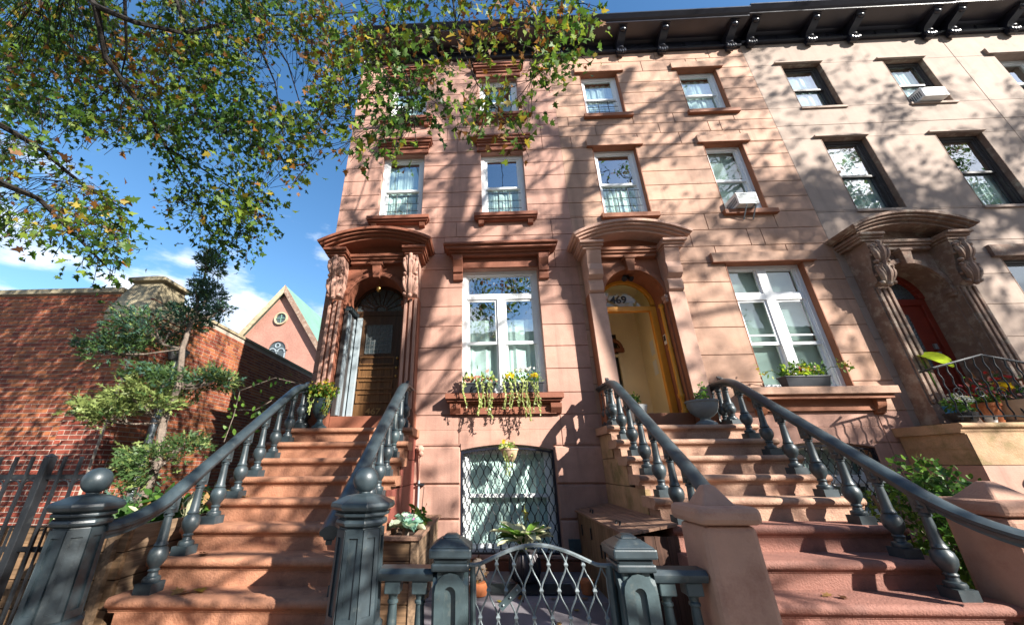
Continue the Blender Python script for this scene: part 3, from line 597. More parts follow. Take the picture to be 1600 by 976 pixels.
fan = MB().prism([(xc+.44*math.cos(math.pi*i/18), 3.70+.44*math.sin(math.pi*i/18)) for i in range(19)], 'y', 5.46, 5.468); fan.build('fanlight_pane', 'leaded', DF)
m = MB()
for i in range(1, 9):
    a = math.pi*i/9; m.tube([(xc+.1*math.cos(a), 5.45, 3.70+.1*math.sin(a)), (xc+.43*math.cos(a), 5.45, 3.70+.43*math.sin(a))], .007, 5)
m.arcband(xc, 3.70, .09, .11, 0, math.pi, 5.44, 5.46).arcband(xc, 3.70, .40, .449, 0, math.pi, 5.43, 5.47); m.build('fanlight_bar', 'dkwood', DF)
DO = MB().box(xc-.355, xc+.38, 5.455, 5.50, 1.99, 3.615).build('door', 'brown', h1)
MB().box(xc-.355, xc+.38, 5.449, 5.4545, 2.78, 3.615).build('door_upper', 'dkwood', DO)
MB().box(xc-.19, xc+.22, 5.435, 5.4485, 2.98, 3.45).build('leaded_pane', 'leaded', DO)
m = MB()
for i in range(7): m.box(xc-.19+.41*i/6-.004, xc-.19+.41*i/6+.004, 5.43, 5.436, 2.98, 3.45)
for i in range(8): m.box(xc-.19, xc+.22, 5.431, 5.4355, 2.98+.47*i/7-.004, 2.98+.47*i/7+.004)
m.build('lead_came', 'ac_dark', DO)
for z0, z1 in ((2.80, 2.93), (2.60, 2.75), (2.42, 2.56), (2.22, 2.37)):
    m = MB(); a, b = xc-.26, xc+.28
    m.box(a, b, 5.435, 5.448, z1-.02, z1).box(a, b, 5.435, 5.448, z0, z0+.02).box(a, a+.02, 5.436, 5.448, z0+.02, z1-.02).box(b-.02, b, 5.436, 5.448, z0+.02, z1-.02); m.build('door_panel', 'brown', DO)
textmesh('house_number', '467', .12, 'gold', DO, (xc+.02, 5.449, 2.06), .004, 1.25)
for z in (2.75, 2.62, 2.90): MB().sphere((xc+.33, 5.43, z), .022, 10, 6).build('door_knob', 'brass', DO, smooth=True)
# pale folded outer door leaf against the left jamb
m = MB().box(xc-.449, xc-.39, 5.06, 5.40, 1.99, 3.56); L1 = m.build('outer_door_leaf', 'darkframe', h1, bevel=.005)  # dark body colour stands in for the shaded gap between the stiles
for y0, y1 in ((5.07, 5.17), (5.33, 5.374)): MB().box(xc-.391, xc-.365, y0, y1, 2.0, 3.52).build('leaf_stile', 'greywhite', L1, bevel=.005)
MB().box(xc-.45, xc-.34, 5.05, 5.42, 3.561, 3.63).build('leaf_cap', 'iron', L1, bevel=.005)
MB().box(xc-.355, xc-.27, 5.375, 5.42, 1.99, 3.56).build('leaf_front_stile', 'greywhite', L1, bevel=.008)
MB().tube([(xc, 5.22, 4.13), (xc, 5.22, 4.05)], .008, 6).sphere((xc, 5.22, 4.0), .045, 10, 8, 1.3).build('porch_lamp', 'brass', h1, smooth=True)
# open doorway of 469
xc = 2.30
V = MB()
V.box(xc-.48, xc-.455, 5.57, 6.62, 1.98, 4.3).box(xc-.62, xc+.64, 5.57, 6.7, 4.3, 4.32).box(xc-.60, xc-.04, 6.60, 6.62, 1.98, 4.28).box(xc-.04, xc+.20, 6.60, 6.62, 3.62, 4.28)
V.box(xc+.20, xc+.66, 6.60, 6.62, 1.98, 4.28)
V.hexa([(xc+.50, 5.57, 1.98), (xc+.52, 5.57, 1.98), (xc+.68, 6.62, 1.98), (xc+.62, 6.60, 1.98), (xc+.50, 5.57, 4.3), (xc+.52, 5.57, 4.3), (xc+.68, 6.62, 4.3), (xc+.62, 6.60, 4.3)])
VE = V.build('vestibule', 'cream', h2)
MB().box(xc-.62, xc+.64, 5.545, 6.62, 1.955, 1.979).build('vestibule_floor', 'redstep', VE)
MB().box(xc-.08, xc+.26, 6.72, 6.76, 1.98, 3.75).build('dark_hall', 'room', VE)
m = MB().box(xc-.06, xc-.01, 6.54, 6.599, 1.98, 3.22).box(xc+.17, xc+.22, 6.54, 6.599, 1.98, 3.22).box(xc-.01, xc+.17, 6.54, 6.598, 3.17, 3.22); m.build('inner_door_frame', 'cream', VE)
MB().arcband(xc+.08, 3.33, .13, .19, 0, math.pi, 6.53, 6.58).box(xc-.12, xc+.28, 6.52, 6.585, 3.26, 3.33).build('inner_arch_trim', 'peachtrim', VE)
for z, t in ((3.05, .35), (2.72, .38)):
    p, q = Vector((xc+.50, 5.57, 0)).lerp(Vector((xc+.62, 6.6, 0)), t)+Vector((-.006, -.003, 0)), Vector((xc+.50, 5.57, 0)).lerp(Vector((xc+.62, 6.6, 0)), t+.17)+Vector((-.006, -.003, 0)); o_ = Vector((.004, .0015, 0))
    MB().hexa([(*(p).xy, z), (*(q).xy, z), (*(q+o_).xy, z), (*(p+o_).xy, z), (*(p).xy, z+.24), (*(q).xy, z+.24), (*(q+o_).xy, z+.24), (*(p+o_).xy, z+.24)]).build('notice', 'white', VE)
F = MB().box(xc-.449, xc+.449, 5.42, 5.50, 3.60, 3.68).box(xc-.449, xc-.38, 5.42, 5.50, 1.986, 3.60).box(xc+.36, xc+.449, 5.42, 5.50, 1.986, 3.60)
F.arcband(xc, 3.70, .40, .449, 0, math.pi, 5.42, 5.50)
FR = F.build('door_frame', 'ochre', h2, bevel=.004)
MB().prism([(xc+.40*math.cos(math.pi*i/18), 3.70+.40*math.sin(math.pi*i/18)) for i in range(19)], 'y', 5.455, 5.46).build('fanlight_pane', 'glasslow', FR)
textmesh('house_number', '469', .175, 'ink', FR, (xc-.10, 5.448, 3.755), .004, 1.0)
m = MB(); m.lathe([(.045, 0), (.045, .05), (.03, .06), (.03, .2), (.045, .22), (.045, .26), (.032, .28), (.03, .9), (.04, .92), (.028, .95), (.026, 1.55), (.045, 1.58), (.03, 1.62)], (xc+.42, 5.20, 1.985), 10)
m.build('colonette', 'ochre', h2, smooth=True)
K = MB().box(xc+.442, xc+.4485, 5.30, 5.38, 3.02, 3.17).build('intercom_panel', 'acwhite', h2); MB().box(xc+.437, xc+.4415, 5.315, 5.365, 3.07, 3.15).build('intercom_screen', 'ink', K)
m = MB().box(xc-.04, xc+.04, 5.22, 5.30, 4.11, 4.14)
for s in (-1, 1): m.tube([(xc+s*.02, 5.24, 4.11), (xc+s*.06, 5.18, 4.05)], [.02, .045], 8)
m.build('porch_floodlight', 'blackiron', h2, smooth=True)
# red door of 471
xc = 6.40
F = MB().box(xc-.449, xc+.449, 5.42, 5.50, 3.60, 3.70).box(xc-.449, xc-.36, 5.42, 5.50, 1.986, 3.60).box(xc+.36, xc+.449, 5.42, 5.50, 1.986, 3.60).arcband(xc, 3.70, .36, .449, 0, math.pi, 5.40, 5.50)
FR3 = F.build('door_frame', 'reddoor', h3, bevel=.006)
MB().prism([(xc+.36*math.cos(math.pi*i/18), 3.70+.36*math.sin(math.pi*i/18)) for i in range(19)], 'y', 5.455, 5.46).build('fanlight_pane', 'leaded', FR3)
D3 = MB().box(xc-.36, xc+.36, 5.455, 5.50, 1.99, 3.60).build('door', 'reddoor', h3)
MB().box(xc-.22, xc+.12, 5.445, 5.4545, 2.6, 3.45).build('leaded_pane', 'leaded', D3)
for z0, z1 in ((2.08, 2.28), (2.33, 2.53)):
    MB().cbox(xc-.26, xc+.26, 5.43, 5.4545, z0, z1, .02).build('door_panel', 'reddoor', D3)
for z in (2.78, 2.90): MB().box(xc+.255, xc+.30, 5.43, 5.4545, z, z+.08).build('lock_plate', 'metal', D3)

# ---------------------------------------------------------------- stoops
RUN, RISE, Y0, Z0 = .254, .18, 4.69, 1.80
yk = lambda k: Y0-RUN*k
zk = lambda k: Z0-RISE*k
def nosing(y, z, back, t=.062, ov=.035):                   # tread: rounded nose with a bead under it
    p = [(back, z), (y+.02, z)]
    p += [(y+.02-.031*math.sin(a)*1.0, z-.031+.031*math.cos(a)) for a in [math.pi*i/7 for i in range(1, 8)]]
    return p + [(y+.022, z-t), (y+.028, z-t-.018), (y+ov, z-t-.022), (y+ov, z-t-.03), (back, z-t-.03)]
def stoop(x0, x1, label, tread, riser, worn=None, wornfrom=99):
    S = thing('stoop', label, 'stoop', ((x0+x1)/2, 3.6, 0), 'stone stoops')
    wide = .05
    for k in range(0, 10):
        y, z = yk(k), zk(k); back = YF-.005 if k == 0 else y+RUN+.04
        tm, rm = (worn, worn) if k >= wornfrom else (tread, riser)
        T = MB().prism(nosing(y, z, back), 'x', x0-wide, x1+wide).build('landing' if k == 0 else 'step', tm, S, smooth=True)
        top = z-.0935
        MB().box(x0, x1, y+.035, back-.012, max(-.01, zk(k+1)-.08), top).build('riser', rm, T)
    return S
st1 = stoop(-2.53, -.95, 'red-brown painted stoop climbing to the closed brown door', 'redstep', 'redstep')
st2 = stoop(1.53, 3.22, 'peach stone stoop climbing to the open ochre doorway', 'tanstep', 'tanstep', 'wornstep', 5)
# cheek walls
for S, xa, xb, mt in ((st1, -.985, -.955, 'redcheek'), (st1, -2.52, -2.49, 'redcheek'), (st2, 1.535, 1.57, 'cheek'), (st2, 3.18, 3.215, 'cheek')):
    n = 0; z = .0
    while z < 1.70:
        zt = min(z+.285, 1.70)
        yf = max(Y0+.05 - (Z0-.10-zt)/RISE*RUN, 2.3) if zt < 1.6 else Y0+.05
        ys_ = [yf]; t = YF-.005-((n % 2)*.35+.35)
        while t > yf+.25: ys_.append(t); t -= .62
        ys_ = sorted(ys_+[YF-.005])
        for a, b in zip(ys_, ys_[1:]): MB().box(xa-(.012 if xa in (1.535, -2.52) else 0), xb+(.012 if xa in (-.985, 3.18) else 0), a+.004, b-.004, z+.004, zt-.004).build('cheek_stone', mt, S)
        z = zt; n += 1
# third stoop: landing of 471
S = thing('stoop', 'brown stone stoop landing with flower pots and thin black iron railing, right edge', 'stoop', (6.4, 4.9, 0), 'stone stoops')
for k in range(0, 9):
    y, z = yk(k), zk(k)-.03; back = YF-.005 if k == 0 else y+RUN+.04; x0 = 5.33 if k == 0 else 6.02
    if k == 0: y = 4.45; x0 = 5.33
    T = MB().prism(nosing(y, z, back, .075), 'x', x0-.04, 7.35).build('landing' if k == 0 else 'step', 'cheek' if k == 0 else 'tanstep', S, smooth=True)
    MB().box(x0, 7.3, y+.035, back-.012, max(-.01, zk(k+1)-.12), z-.107).build('riser', 'cheek', T)
n = 0
for za, zb in ((0, .48), (.48, .9), (.9, 1.33), (1.33, 1.655)):
    for a, b in ((5.335, 6.05+.1*n), (6.05+.1*n, 7.28)): MB().box(a+.003, b-.003, 4.478, 5.19, za+.003, zb-.003).build('cheek_stone', 'pink' if n < 3 else 'cheek', S)
    n += 1

# balusters and handrails
bal = MB(); H = .60
bal.box(-.062, .062, -.062, .062, 0, .065)
bal.lathe([(.052, .065), (.057, .08), (.052, .097), (.034, .105), (.030, .125), (.038, .14), (.030, .152), (.040, .17), (.058, .20), (.064, .235), (.057, .272), (.040, .292), (.046, .302), (.040, .312), (.034, .33), (.030, .42), (.026, .49), (.034, .495), (.034, .507), (.026, .515), (.030, .535), (.040, .545), (.040, .558), (.028, .565), (.026, .60)], (0, 0, 0), 14)
BAL = bal.mesh('baluster', 'iron', smooth=True); BAL2 = bal.mesh('baluster', 'ironlight', smooth=True)
RAILP = [(-.030, -.040), (.030, -.040), (.038, -.022), (.058, -.012), (.062, .008), (.048, .022), (.030, .036), (0, .042), (-.030, .036), (-.048, .022), (-.062, .008), (-.058, -.012), (-.038, -.022)]
def bez(p0, p1, p2, n=8): return [Vector(p0)*(1-t)**2+Vector(p1)*2*t*(1-t)+Vector(p2)*t*t for t in [i/n for i in range(n+1)]]
zr = lambda y: 2.30-.709*(4.62-y)
def railing(x, label, low, ks, mat=None, landing=(4.78, 4.93, 5.08), end=2.75, light=()):
    Rr = thing('stoop_railing', label, 'railing', (x, 3.7, .8), 'iron stoop railings')
    path = [Vector((x, 5.19, 2.325)), Vector((x, 4.85, 2.325))] + bez((x, 4.80, 2.325), (x, 4.66, 2.325), (x, 4.52, zr(4.52)), 6)
    y = 4.3
    while y > end+.30: path.append(Vector((x, y, zr(y)))); y -= .25
    path += low
    MB().sweep(RAILP, path).build('handrail', 'iron', Rr, smooth=True)
    q = [p - Vector((0, 0, .052)) for p in path]; MB().sweep([(-.018, -.012), (.018, -.012), (.018, .012), (-.018, .012)], q).build('under_rail', 'iron', Rr)
    for k in ks:
        yb = yk(k)+.115; h = zr(yb)-.055-zk(k)
        b = inst('baluster', BAL2 if k in light else BAL, Rr, (x, yb, zk(k)), 0, (1, 1, h/.60))
        MB().hexa([(x-.022, yb-.05, zr(yb-.05)-.10), (x+.022, yb-.05, zr(yb-.05)-.10), (x+.022, yb+.05, zr(yb-.05)-.10), (x-.022, yb+.05, zr(yb-.05)-.10), (x-.022, yb-.05, zr(yb-.05)-.05), (x+.022, yb-.05, zr(yb-.05)-.05), (x+.022, yb+.05, zr(yb+.05)-.05), (x-.022, yb+.05, zr(yb+.05)-.05)]).build('rail_wedge', 'iron', Rr)
    for yy in landing: inst('baluster', BAL, Rr, (x, yy, Z0), 0, (.92, .92, .475/.60))
    return Rr
railing(-2.40, 'iron handrail with balusters on the far left side of the red-brown stoop', [Vector((-2.40, 3.0, zr(3.0)))] + bez((-2.40, 2.95, zr(2.95)), (-2.40, 2.72, 1.0), (-2.44, 2.55, 1.0), 8), range(0, 8), landing=(4.95,))
railing(-1.03, 'iron handrail ending behind the ball-topped newel beside the wooden cabbage planter', [Vector((-1.03, 3.0, zr(3.0)))] + bez((-1.03, 2.95, zr(2.95)), (-1.03, 2.72, .99), (-.98, 2.58, .97), 8), range(0, 8), landing=(4.82, 5.02), light=(2,))
railing(1.62, 'iron handrail running down into the capped sandstone newel', [Vector((1.60, 2.95, zr(2.95))), Vector((1.52, 2.75, zr(2.75)))], range(0, 8))
railing(3.06, 'iron handrail with balusters in front of the green shrubs', [Vector((3.06, 3.05, zr(3.05)))] + bez((3.06, 3.0, zr(3.0)), (3.10, 2.72, .93), (3.36, 2.56, .90), 8), range(0, 8))

# iron newels with balls
def newel(x, y, label):
    Nw = thing('newel_post', label, 'newel post', (x, y, 0), 'iron newel posts')
    MB().lathe([(.20, 0), (.20, .36), (.185, .38), (.185, .46), (.165, .50), (.170, .54), (.145, .56)], (x, y, 0), 8).build('base', 'iron', Nw, bevel=.005)
    MB().lathe([(.140, .55), (.128, 1.02)], (x, y, 0), 8).build('shaft', 'iron', Nw, bevel=.006)
    for i in range(8):                                      # raised frames leave a sunk flute on each side
        a = math.pi/4*i; c, s = math.cos(a), math.sin(a); m = MB()
        def P(u, z, o): r0 = (.1295+(.1185-.1295)*(z-.55)/.47)+o; return (x+c*r0-s*u, y+s*r0+c*u, z)
        for u0, u1, z0, z1 in ((-.050, -.026, .56, 1.01), (.026, .050, .56, 1.01), (-.026, .026, .97, 1.01), (-.026, .026, .56, .60)):
            m.hexa([P(u0, z0, -.005), P(u1, z0, -.005), P(u1, z0, .010), P(u0, z0, .010), P(u0, z1, -.005), P(u1, z1, -.005), P(u1, z1, .010), P(u0, z1, .010)])
        m.build('flute_frame', 'iron', Nw)
    MB().lathe([(.128, 1.02), (.150, 1.03), (.155, 1.045), (.150, 1.06), (.132, 1.065), (.140, 1.075), (.165, 1.08), (.165, 1.095), (.150, 1.10), (.185, 1.115), (.195, 1.13), (.190, 1.15), (.11, 1.185), (.05, 1.195)], (x, y, 0), 8).build('cap', 'iron', Nw, bevel=.004)
    MB().lathe([(.03, 1.19), (.035, 1.20), (.03, 1.21)], (x, y, 0), 12).sphere((x, y, 1.275), .078, 20, 14).build('ball', 'iron', Nw, smooth=True)
newel(-2.53, 2.50, 'fluted iron newel with ball top beside the black picket fence')
newel(-.765, 2.52, 'fluted iron newel with ball top between the stoop and the wooden planter')
# sandstone newels
def snewel(x0, x1, y0, y1, label, mat):
    Nw = thing('newel_post', label, 'newel post', ((x0+x1)/2, (y0+y1)/2, 0), 'sandstone newel posts')
    xm, ym = (x0+x1)/2, (y0+y1)/2; t = .025
    MB().hexa([(x0+.01, y0+.01, 0), (x1-.01, y0+.01, 0), (x1-.01, y1-.01, 0), (x0+.01, y1-.01, 0), (x0+t, y0+t, 1.03), (x1-t, y0+t, 1.03), (x1-t, y1-t, 1.03), (x0+t, y1-t, 1.03)]).build('shaft', mat, Nw, bevel=.035)
    MB().box(x0-.005, x1+.005, y0-.005, y1+.005, 1.031, 1.125).build('cap', mat, Nw, bevel=.03)
    k = .075; MB().hexa([(x0+k, y0+k, 1.118), (x1-k, y0+k, 1.118), (x1-k, y1-k, 1.118), (x0+k, y1-k, 1.118), (xm-.03, ym-.03, 1.235), (xm+.03, ym-.03, 1.235), (xm+.03, ym+.03, 1.235), (xm-.03, ym+.03, 1.235)]).build('cap_pyramid', mat, Nw, bevel=.012)
snewel(1.21, 1.56, 2.42, 2.77, 'pale sandstone newel with pyramid cap beside the brown storage box', 'newelstone')
snewel(3.30, 3.74, 2.78, 3.20, 'red sandstone newel with pyramid cap at the right edge', 'newelstone')

# gate posts, low balustrades, gate
def gpost(x, label):
    G = thing('gate_post', label, 'gate post', (x, 2.55, 0), 'iron gate posts'); y = 2.55; r = .076
    MB().box(x-r, x+r, y-r, y+r, 0, .80).build('shaft', 'ironlight', G, bevel=.008)
    for a in range(4):
        m = MB(); c, s = [(1, 0), (0, 1), (-1, 0), (0, -1)][a]
        def P(u, z, o): q = r+o; return (x+c*q-s*u, y+s*q+c*u, z)
        def bar(u0, u1, z0, z1): m.hexa([P(u0, z0, -.004), P(u1, z0, -.004), P(u1, z0, .024), P(u0, z0, .024), P(u0, z1, -.004), P(u1, z1, -.004), P(u1, z1, .024), P(u0, z1, .024)])
        bar(-.086, -.032, .1, .70); bar(.032, .086, .1, .70)
        for i in range(8):
            a0, a1 = math.pi*i/8, math.pi*(i+1)/8
            p = [(.032*math.cos(t), .70+.032*math.sin(t)) for t in (a0, a1)] + [(.086*math.cos(t), .70+.095*math.sin(t)) for t in (a1, a0)]
            m.add([P(u, z, .024) for u, z in p]+[P(u, z, -.004) for u, z in p], [(0, 1, 2, 3), (0, 1, 5, 4), (2, 3, 7, 6)])
        m.build('arched_panel', 'ironlight', G)
    m = MB()
    for z0, z1, q in ((.80, .84, .108), (.8405, .865, .098), (.8655, .915, .122)): m.box(x-q, x+q, y-q, y+q, z0, z1)
    m.hexa([(x-.118, y-.118, .9155), (x+.118, y-.118, .9155), (x+.118, y+.118, .9155), (x-.118, y+.118, .9155), (x-.06, y-.06, .955), (x+.06, y-.06, .955), (x+.06, y+.06, .955), (x-.06, y+.06, .955)])
    m.hexa([(x-.055, y-.055, .9555), (x+.055, y-.055, .9555), (x+.055, y+.055, .9555), (x-.055, y+.055, .9555), (x-.03, y-.03, .975), (x+.03, y-.03, .975), (x+.03, y+.03, .975), (x-.03, y+.03, .975)])
    m.build('cap', 'iron', G, bevel=.010)
gpost(-.215, 'square iron gate post on the left of the arched gate'); gpost(.825, 'square iron gate post on the right of the arched gate')
def lowrail(x0, x1, label):
    B = thing('low_balustrade', label, 'balustrade', ((x0+x1)/2, 2.55, 0), 'low iron balustrades')
    MB().sweep([(-.055, -.03), (.055, -.03), (.07, -.005), (.07, .008), (.05, .03), (-.05, .03), (-.07, .008), (-.07, -.005)], [(x0, 2.55, .775), (x1, 2.55, .775)]).build('top_rail', 'iron', B, smooth=True)
    MB().box(x0, x1, 2.51, 2.59, .12, .17).build('bottom_rail', 'iron', B)
    n = max(2, round((x1-x0)/.15))
    for i in range(n):
        x = x0+(x1-x0)*(i+.5)/n; inst('baluster', BAL2, B, (x, 2.55, .17), 0, (.9, .9, .56/.6)); MB().box(x-.045, x+.045, 2.505, 2.595, .68, .743).build('top_block', 'ironlight', B, bevel=.006)
lowrail(-.63, -.315, 'short low iron balustrade between ball-topped newel and gate post'); lowrail(.925, 1.22, 'short low iron balustrade between gate post and sandstone newel')
def lattice(root, x0, x1, z0, top, y, mat, pitch=.105, rows=.135, rw=.0065, wires='wire'):
    n = round((x1-x0)/(pitch/2)); dx = (x1-x0)/n
    for i in range(n+1):
        xb = x0+dx*i; path = []; z = z0; zt = top(xb)
        if zt-z0 < .05: continue
        while z < zt:
            ph = (z-z0)/rows*math.pi; path.append((max(x0, min(x1, xb+(.5*dx)*math.sin(ph)*(1 if i % 2 else -1)*.96)), y+(.003 if i % 2 else -.003), z)); z += rows/8
        path.append((path[-1][0], y, zt)); MB().tube(path, rw, 5).build(wires, mat, root, smooth=True)
    st = MB(); k = 0
    for i in range(n):
        xm = x0+dx*(i+.5); j = 0
        while True:
            z = z0+rows*(j+.5)
            if z > top(xm)-.02: break
            sgn = (1 if i % 2 == 0 else -1)*(1 if j % 2 == 0 else -1)
            if sgn < 0: st.lathe([(.001, -.024), (.017, 0), (.001, .024)], (xm, y, z), 4)
            j += 1
    tag(st.build('stud', mat, root), kind='stuff')
GT = thing('garden_gate', 'arched iron gate with wavy diamond lattice between the square posts', 'gate', (.3, 2.55, 0))
gt = lambda x: .815+max(0, .10*math.cos(min(1, abs(x-.29)/.35)*math.pi/2)**1.1) if abs(x-.29) < .35 else .815
gp = [(-.125+.86*i/32, 2.55, gt(-.125+.86*i/32)) for i in range(33)]
MB().sweep([(-.015, -.008), (.015, -.008), (.017, .003), (.009, .010), (-.009, .010), (-.017, .003)], gp).build('top_rail', 'gatewire', GT, smooth=True)
MB().tube([(-.09, 2.55, .1), (-.09, 2.55,   .815)], .016, 8).tube([(.70, 2.55, .1), (.70, 2.55, .815)], .022, 8).tube([(-.09, 2.55, .12), (.70, 2.55, .12)], .012, 8).build('stile', 'ironlight', GT, smooth=True)
lattice(GT, -.075, .68, .13, lambda x: gt(x), 2.55, 'gatewire', pitch=.098, rows=.125, rw=.0048)
c = at(797, 932, 2.53); m = MB(); v = Vector((.058, 0, .050)); nrm = Vector((-.012, 0, .014)); p = [c-v-nrm, c+v-nrm, c+v+nrm, c-v+nrm]
m.hexa([(*q.xy, q.z) for q in p] + [(q.x, q.y-.008, q.z) for q in p]); m.build('latch_plate', 'ironlight', GT)
[MB().sphere(((c+v*t).x, 2.518, (c+v*t).z), .006, 6, 4).build('rivet', 'metal', GT) for t in (-.7, 0, .7)]

# basement window grilles
def grille(x0, x1, z0, z1, label, dark):
    G = thing('window_grille', label, 'window grille', ((x0+x1)/2, YF+.05, z0), 'basement window grilles'); hw = (x1-x0)/2; xm = (x0+x1)/2
    tp = lambda x: z1+.06*(1-((x-xm)/hw)**2)
    MB().box(x0, x0+.025, YF+.01, YF+.06, z0, z1).box(x1-.025, x1, YF+.01, YF+.06, z0, z1).box(x0+.025, x1-.025, YF+.012, YF+.05, z0, z0+.02).build('side_bar', dark, G)
    MB().sweep([(-.015, -.012), (.015, -.012), (.015, .012), (-.015, .012)], [(x0+2*hw*i/16, YF+.035, tp(x0+2*hw*i/16)-.03) for i in range(17)]).build('arched_bar', dark, G)
    lattice(G, x0+.03, x1-.03, z0+.02, lambda x: tp(x)-.03, YF+.035, 'blackiron', pitch=.098, rows=.105, rw=.0055)
grille(-.33, .90, .36, 1.54, 'black diamond-lattice grille over the arched basement window behind the gate', 'black')
grille(3.76, 5.0, .40, 1.54, 'black lattice grille over the basement window behind the right handrail', 'black')

# black picket fence on the left
FN = thing('picket_fence', 'black iron picket fence at the lower left in front of the brick wall', 'fence', (-3.4, 2.6, 0)); fy = 2.62
MB().box(-6, -2.70, fy-.012, fy+.012, 1.28, 1.31).build('rail', 'blackiron', FN); MB().box(-6, -2.70, fy-.012, fy+.012, .86, .885).build('rail', 'blackiron', FN); MB().box(-6, -2.70, fy-.012, fy+.012, .15, .18).build('rail', 'blackiron', FN)
x = -2.80; i = 0; fp = 0
while x > -5.2:
    if i % 6 == 2:
        MB().box(x-.024, x+.024, fy-.04, fy+.015, 0, 1.42).hexa([(x-.029, fy-.045, 1.421), (x+.029, fy-.045, 1.421), (x+.029, fy+.02, 1.421), (x-.029, fy+.02, 1.421), (x-.005, fy-.02, 1.445), (x+.005, fy-.02, 1.445), (x+.005, fy-.01, 1.445), (x-.005, fy-.01, 1.445)]).build('fence_post', 'blackiron', FN, bevel=.004)
    else:
        h = 1.425; MB().box(x-.009, x+.009, fy-.027, fy-.0125, .05, h).build('picket', 'blackiron', FN)
        MB().box(x+.048, x+.056, fy-.026, fy-.0125, .05, 1.0).build('short_picket', 'blackiron', FN)
        arc = [(x+.0515+.05*math.cos(math.pi*t/6), fy-.02, 1.235+.04*math.sin(math.pi*t/6)) for t in range(7)]; MB().tube(arc, .006, 5).build('scroll', 'blackiron', FN)
    x -= .118; i += 1

# ---------------------------------------------------------------- brick building on the left
BB = thing('brick_building', 'old red brick building with a stone-capped corner pier, left of the houses', 'building', (-7, 6, 0))
WY, PY, PX0, PX1, WT = 5.42, 5.30, -6.22, -5.56, 4.14
MB().box(-22, PX0-.0, WY-.004, 9, 0, WT).box(PX0+.002, PX1+.003, PY-.003, 5.9, 0, 3.66).box(PX0+.05, PX1+.0035, 5.9, 40, 0, WT-.06).build('mortar_core', 'mortar', BB)
LB, PB, BH = .198, .0665, .0545
bmesh_cache = {}
def brickmesh(l, d=.03, hh=BH):
    k = (round(l, 3), d)
    if k not in bmesh_cache: bmesh_cache[k] = MB().cbox(-l/2, l/2, -.010, d, 0, hh, .003).mesh('brick', 'brick')
    return bmesh_cache[k]
bl = []                                                    # (x, y, z, length, rot)
def face(u0, u1, zt, pos, rot):
    n = int(zt/PB)
    for j in range(n):
        z = j*PB+.005; head = j % 6 == 3; ln = LB/2 if head else LB; off = 0 if head else (LB/2 if j % 2 else 0)
        u = u0-off
        while u < u1:
            a, b = max(u, u0), min(u+ln, u1)
            if b-a > .04: bl.append((*pos((a+b)/2), z, round(b-a-.012, 3), rot))
            u += ln
face(-13.0, PX0-.01, WT, lambda t: (t, WY), 0)
face(PX0, PX1, 3.62, lambda t: (t, PY), 0)
face(PY+.03, 16, WT-.10, lambda t: (PX1, t), math.pi/2)
def pxof(x, y, z):
    v = Vector((x, y, z-EYE)); w_ = v.dot(CF); return (CX+FPX*v.dot(CR)/w_, CY-FPX*v.dot(CU)/w_, w_) if w_ > .1 else (-9e9, 0, 1)
vis = []; rest = []
for b in bl:
    px, py, w_ = pxof(*b[:3]); ok = 0 <= px < 1600 and 0 <= py < 976
    (vis if ok else rest).append((w_, b))
vis.sort(key=lambda t: t[0])
for w_, b in vis[:300]: inst('brick', brickmesh(b[3]), BB, b[:3], b[4])
m = MB()
vary = MB(); groups = [MB() for _ in range(4)]
for i, (w_, b) in enumerate(vis[300:]+[r for r in rest if r[1][0] > -9 or r[1][4]]):
    x, y, z, l, rt = b
    g = groups[rnd.randrange(4)]
    if rt == 0: g.box(x-l/2, x+l/2, y-.010, y+.03, z, z+BH)
    else: g.box(x-.03, x+.010, y-l/2, y+l/2, z, z+BH)
for i, g in enumerate(groups):
    mt = M('red_brick_tone', tuple(c_*(.75+.18*i) for c_ in (.285, .068+.008*i, .035)), var=.25, scale=14, rough=.85, bump=.35, bscale=120, stain=.2)
    tag(g.build('brick_courses', mt, BB), kind='stuff')
# copings and pier cap
MB().box(-22, PX0+.02, WY-.05, 9.0, WT, WT+.09).build('coping', 'limestone', BB); MB().box(PX0+.06, PX1+.03, 6.0, 40, WT-.058, WT+.0).build('side_coping', 'limestone', BB)
MB().box(PX0-.02, PX1+.02, PY-.02, 6.02, 3.62, 3.70).build('pier_band', 'limestone', BB, bevel=.008)
MB().hexa([(PX0-.03, PY-.035, 3.72), (PX1+.035, PY-.035, 3.72), (PX1+.035, 6.05, 3.72), (PX0-.03, 6.05, 3.72), (PX0+.10, PY+.16, 4.36), (PX1-.03, PY+.16, 4.36), (PX1-.03, 5.95, 4.36), (PX0+.10, 5.95, 4.36)]).box(PX0+.0, PX1-.0, PY+.01, 6.0, 3.70, 3.719).build('battered_cap', 'limestone', BB, bevel=.01)
MB().box(PX0+.03, PX1+.05, PY+.08, 6.02, 4.361, 4.42).hexa([(PX0+.03, PY+.08, 4.4205), (PX1+.05, PY+.08, 4.4205), (PX1+.05, 6.02, 4.4205), (PX0+.03, 6.02, 4.4205), (-5.95, 5.55, 4.54), (-5.83, 5.55, 4.54), (-5.83, 5.75, 4.54), (-5.95, 5.75, 4.54)]).build('pier_top', 'limestone', BB, bevel=.006)
MB().lathe([(.08, 0), (.08, .12), (.095, .13), (.095, .17)], (-9.25, 6.0, WT+.09), 8).build('roof_vent', 'ac_dark', BB)
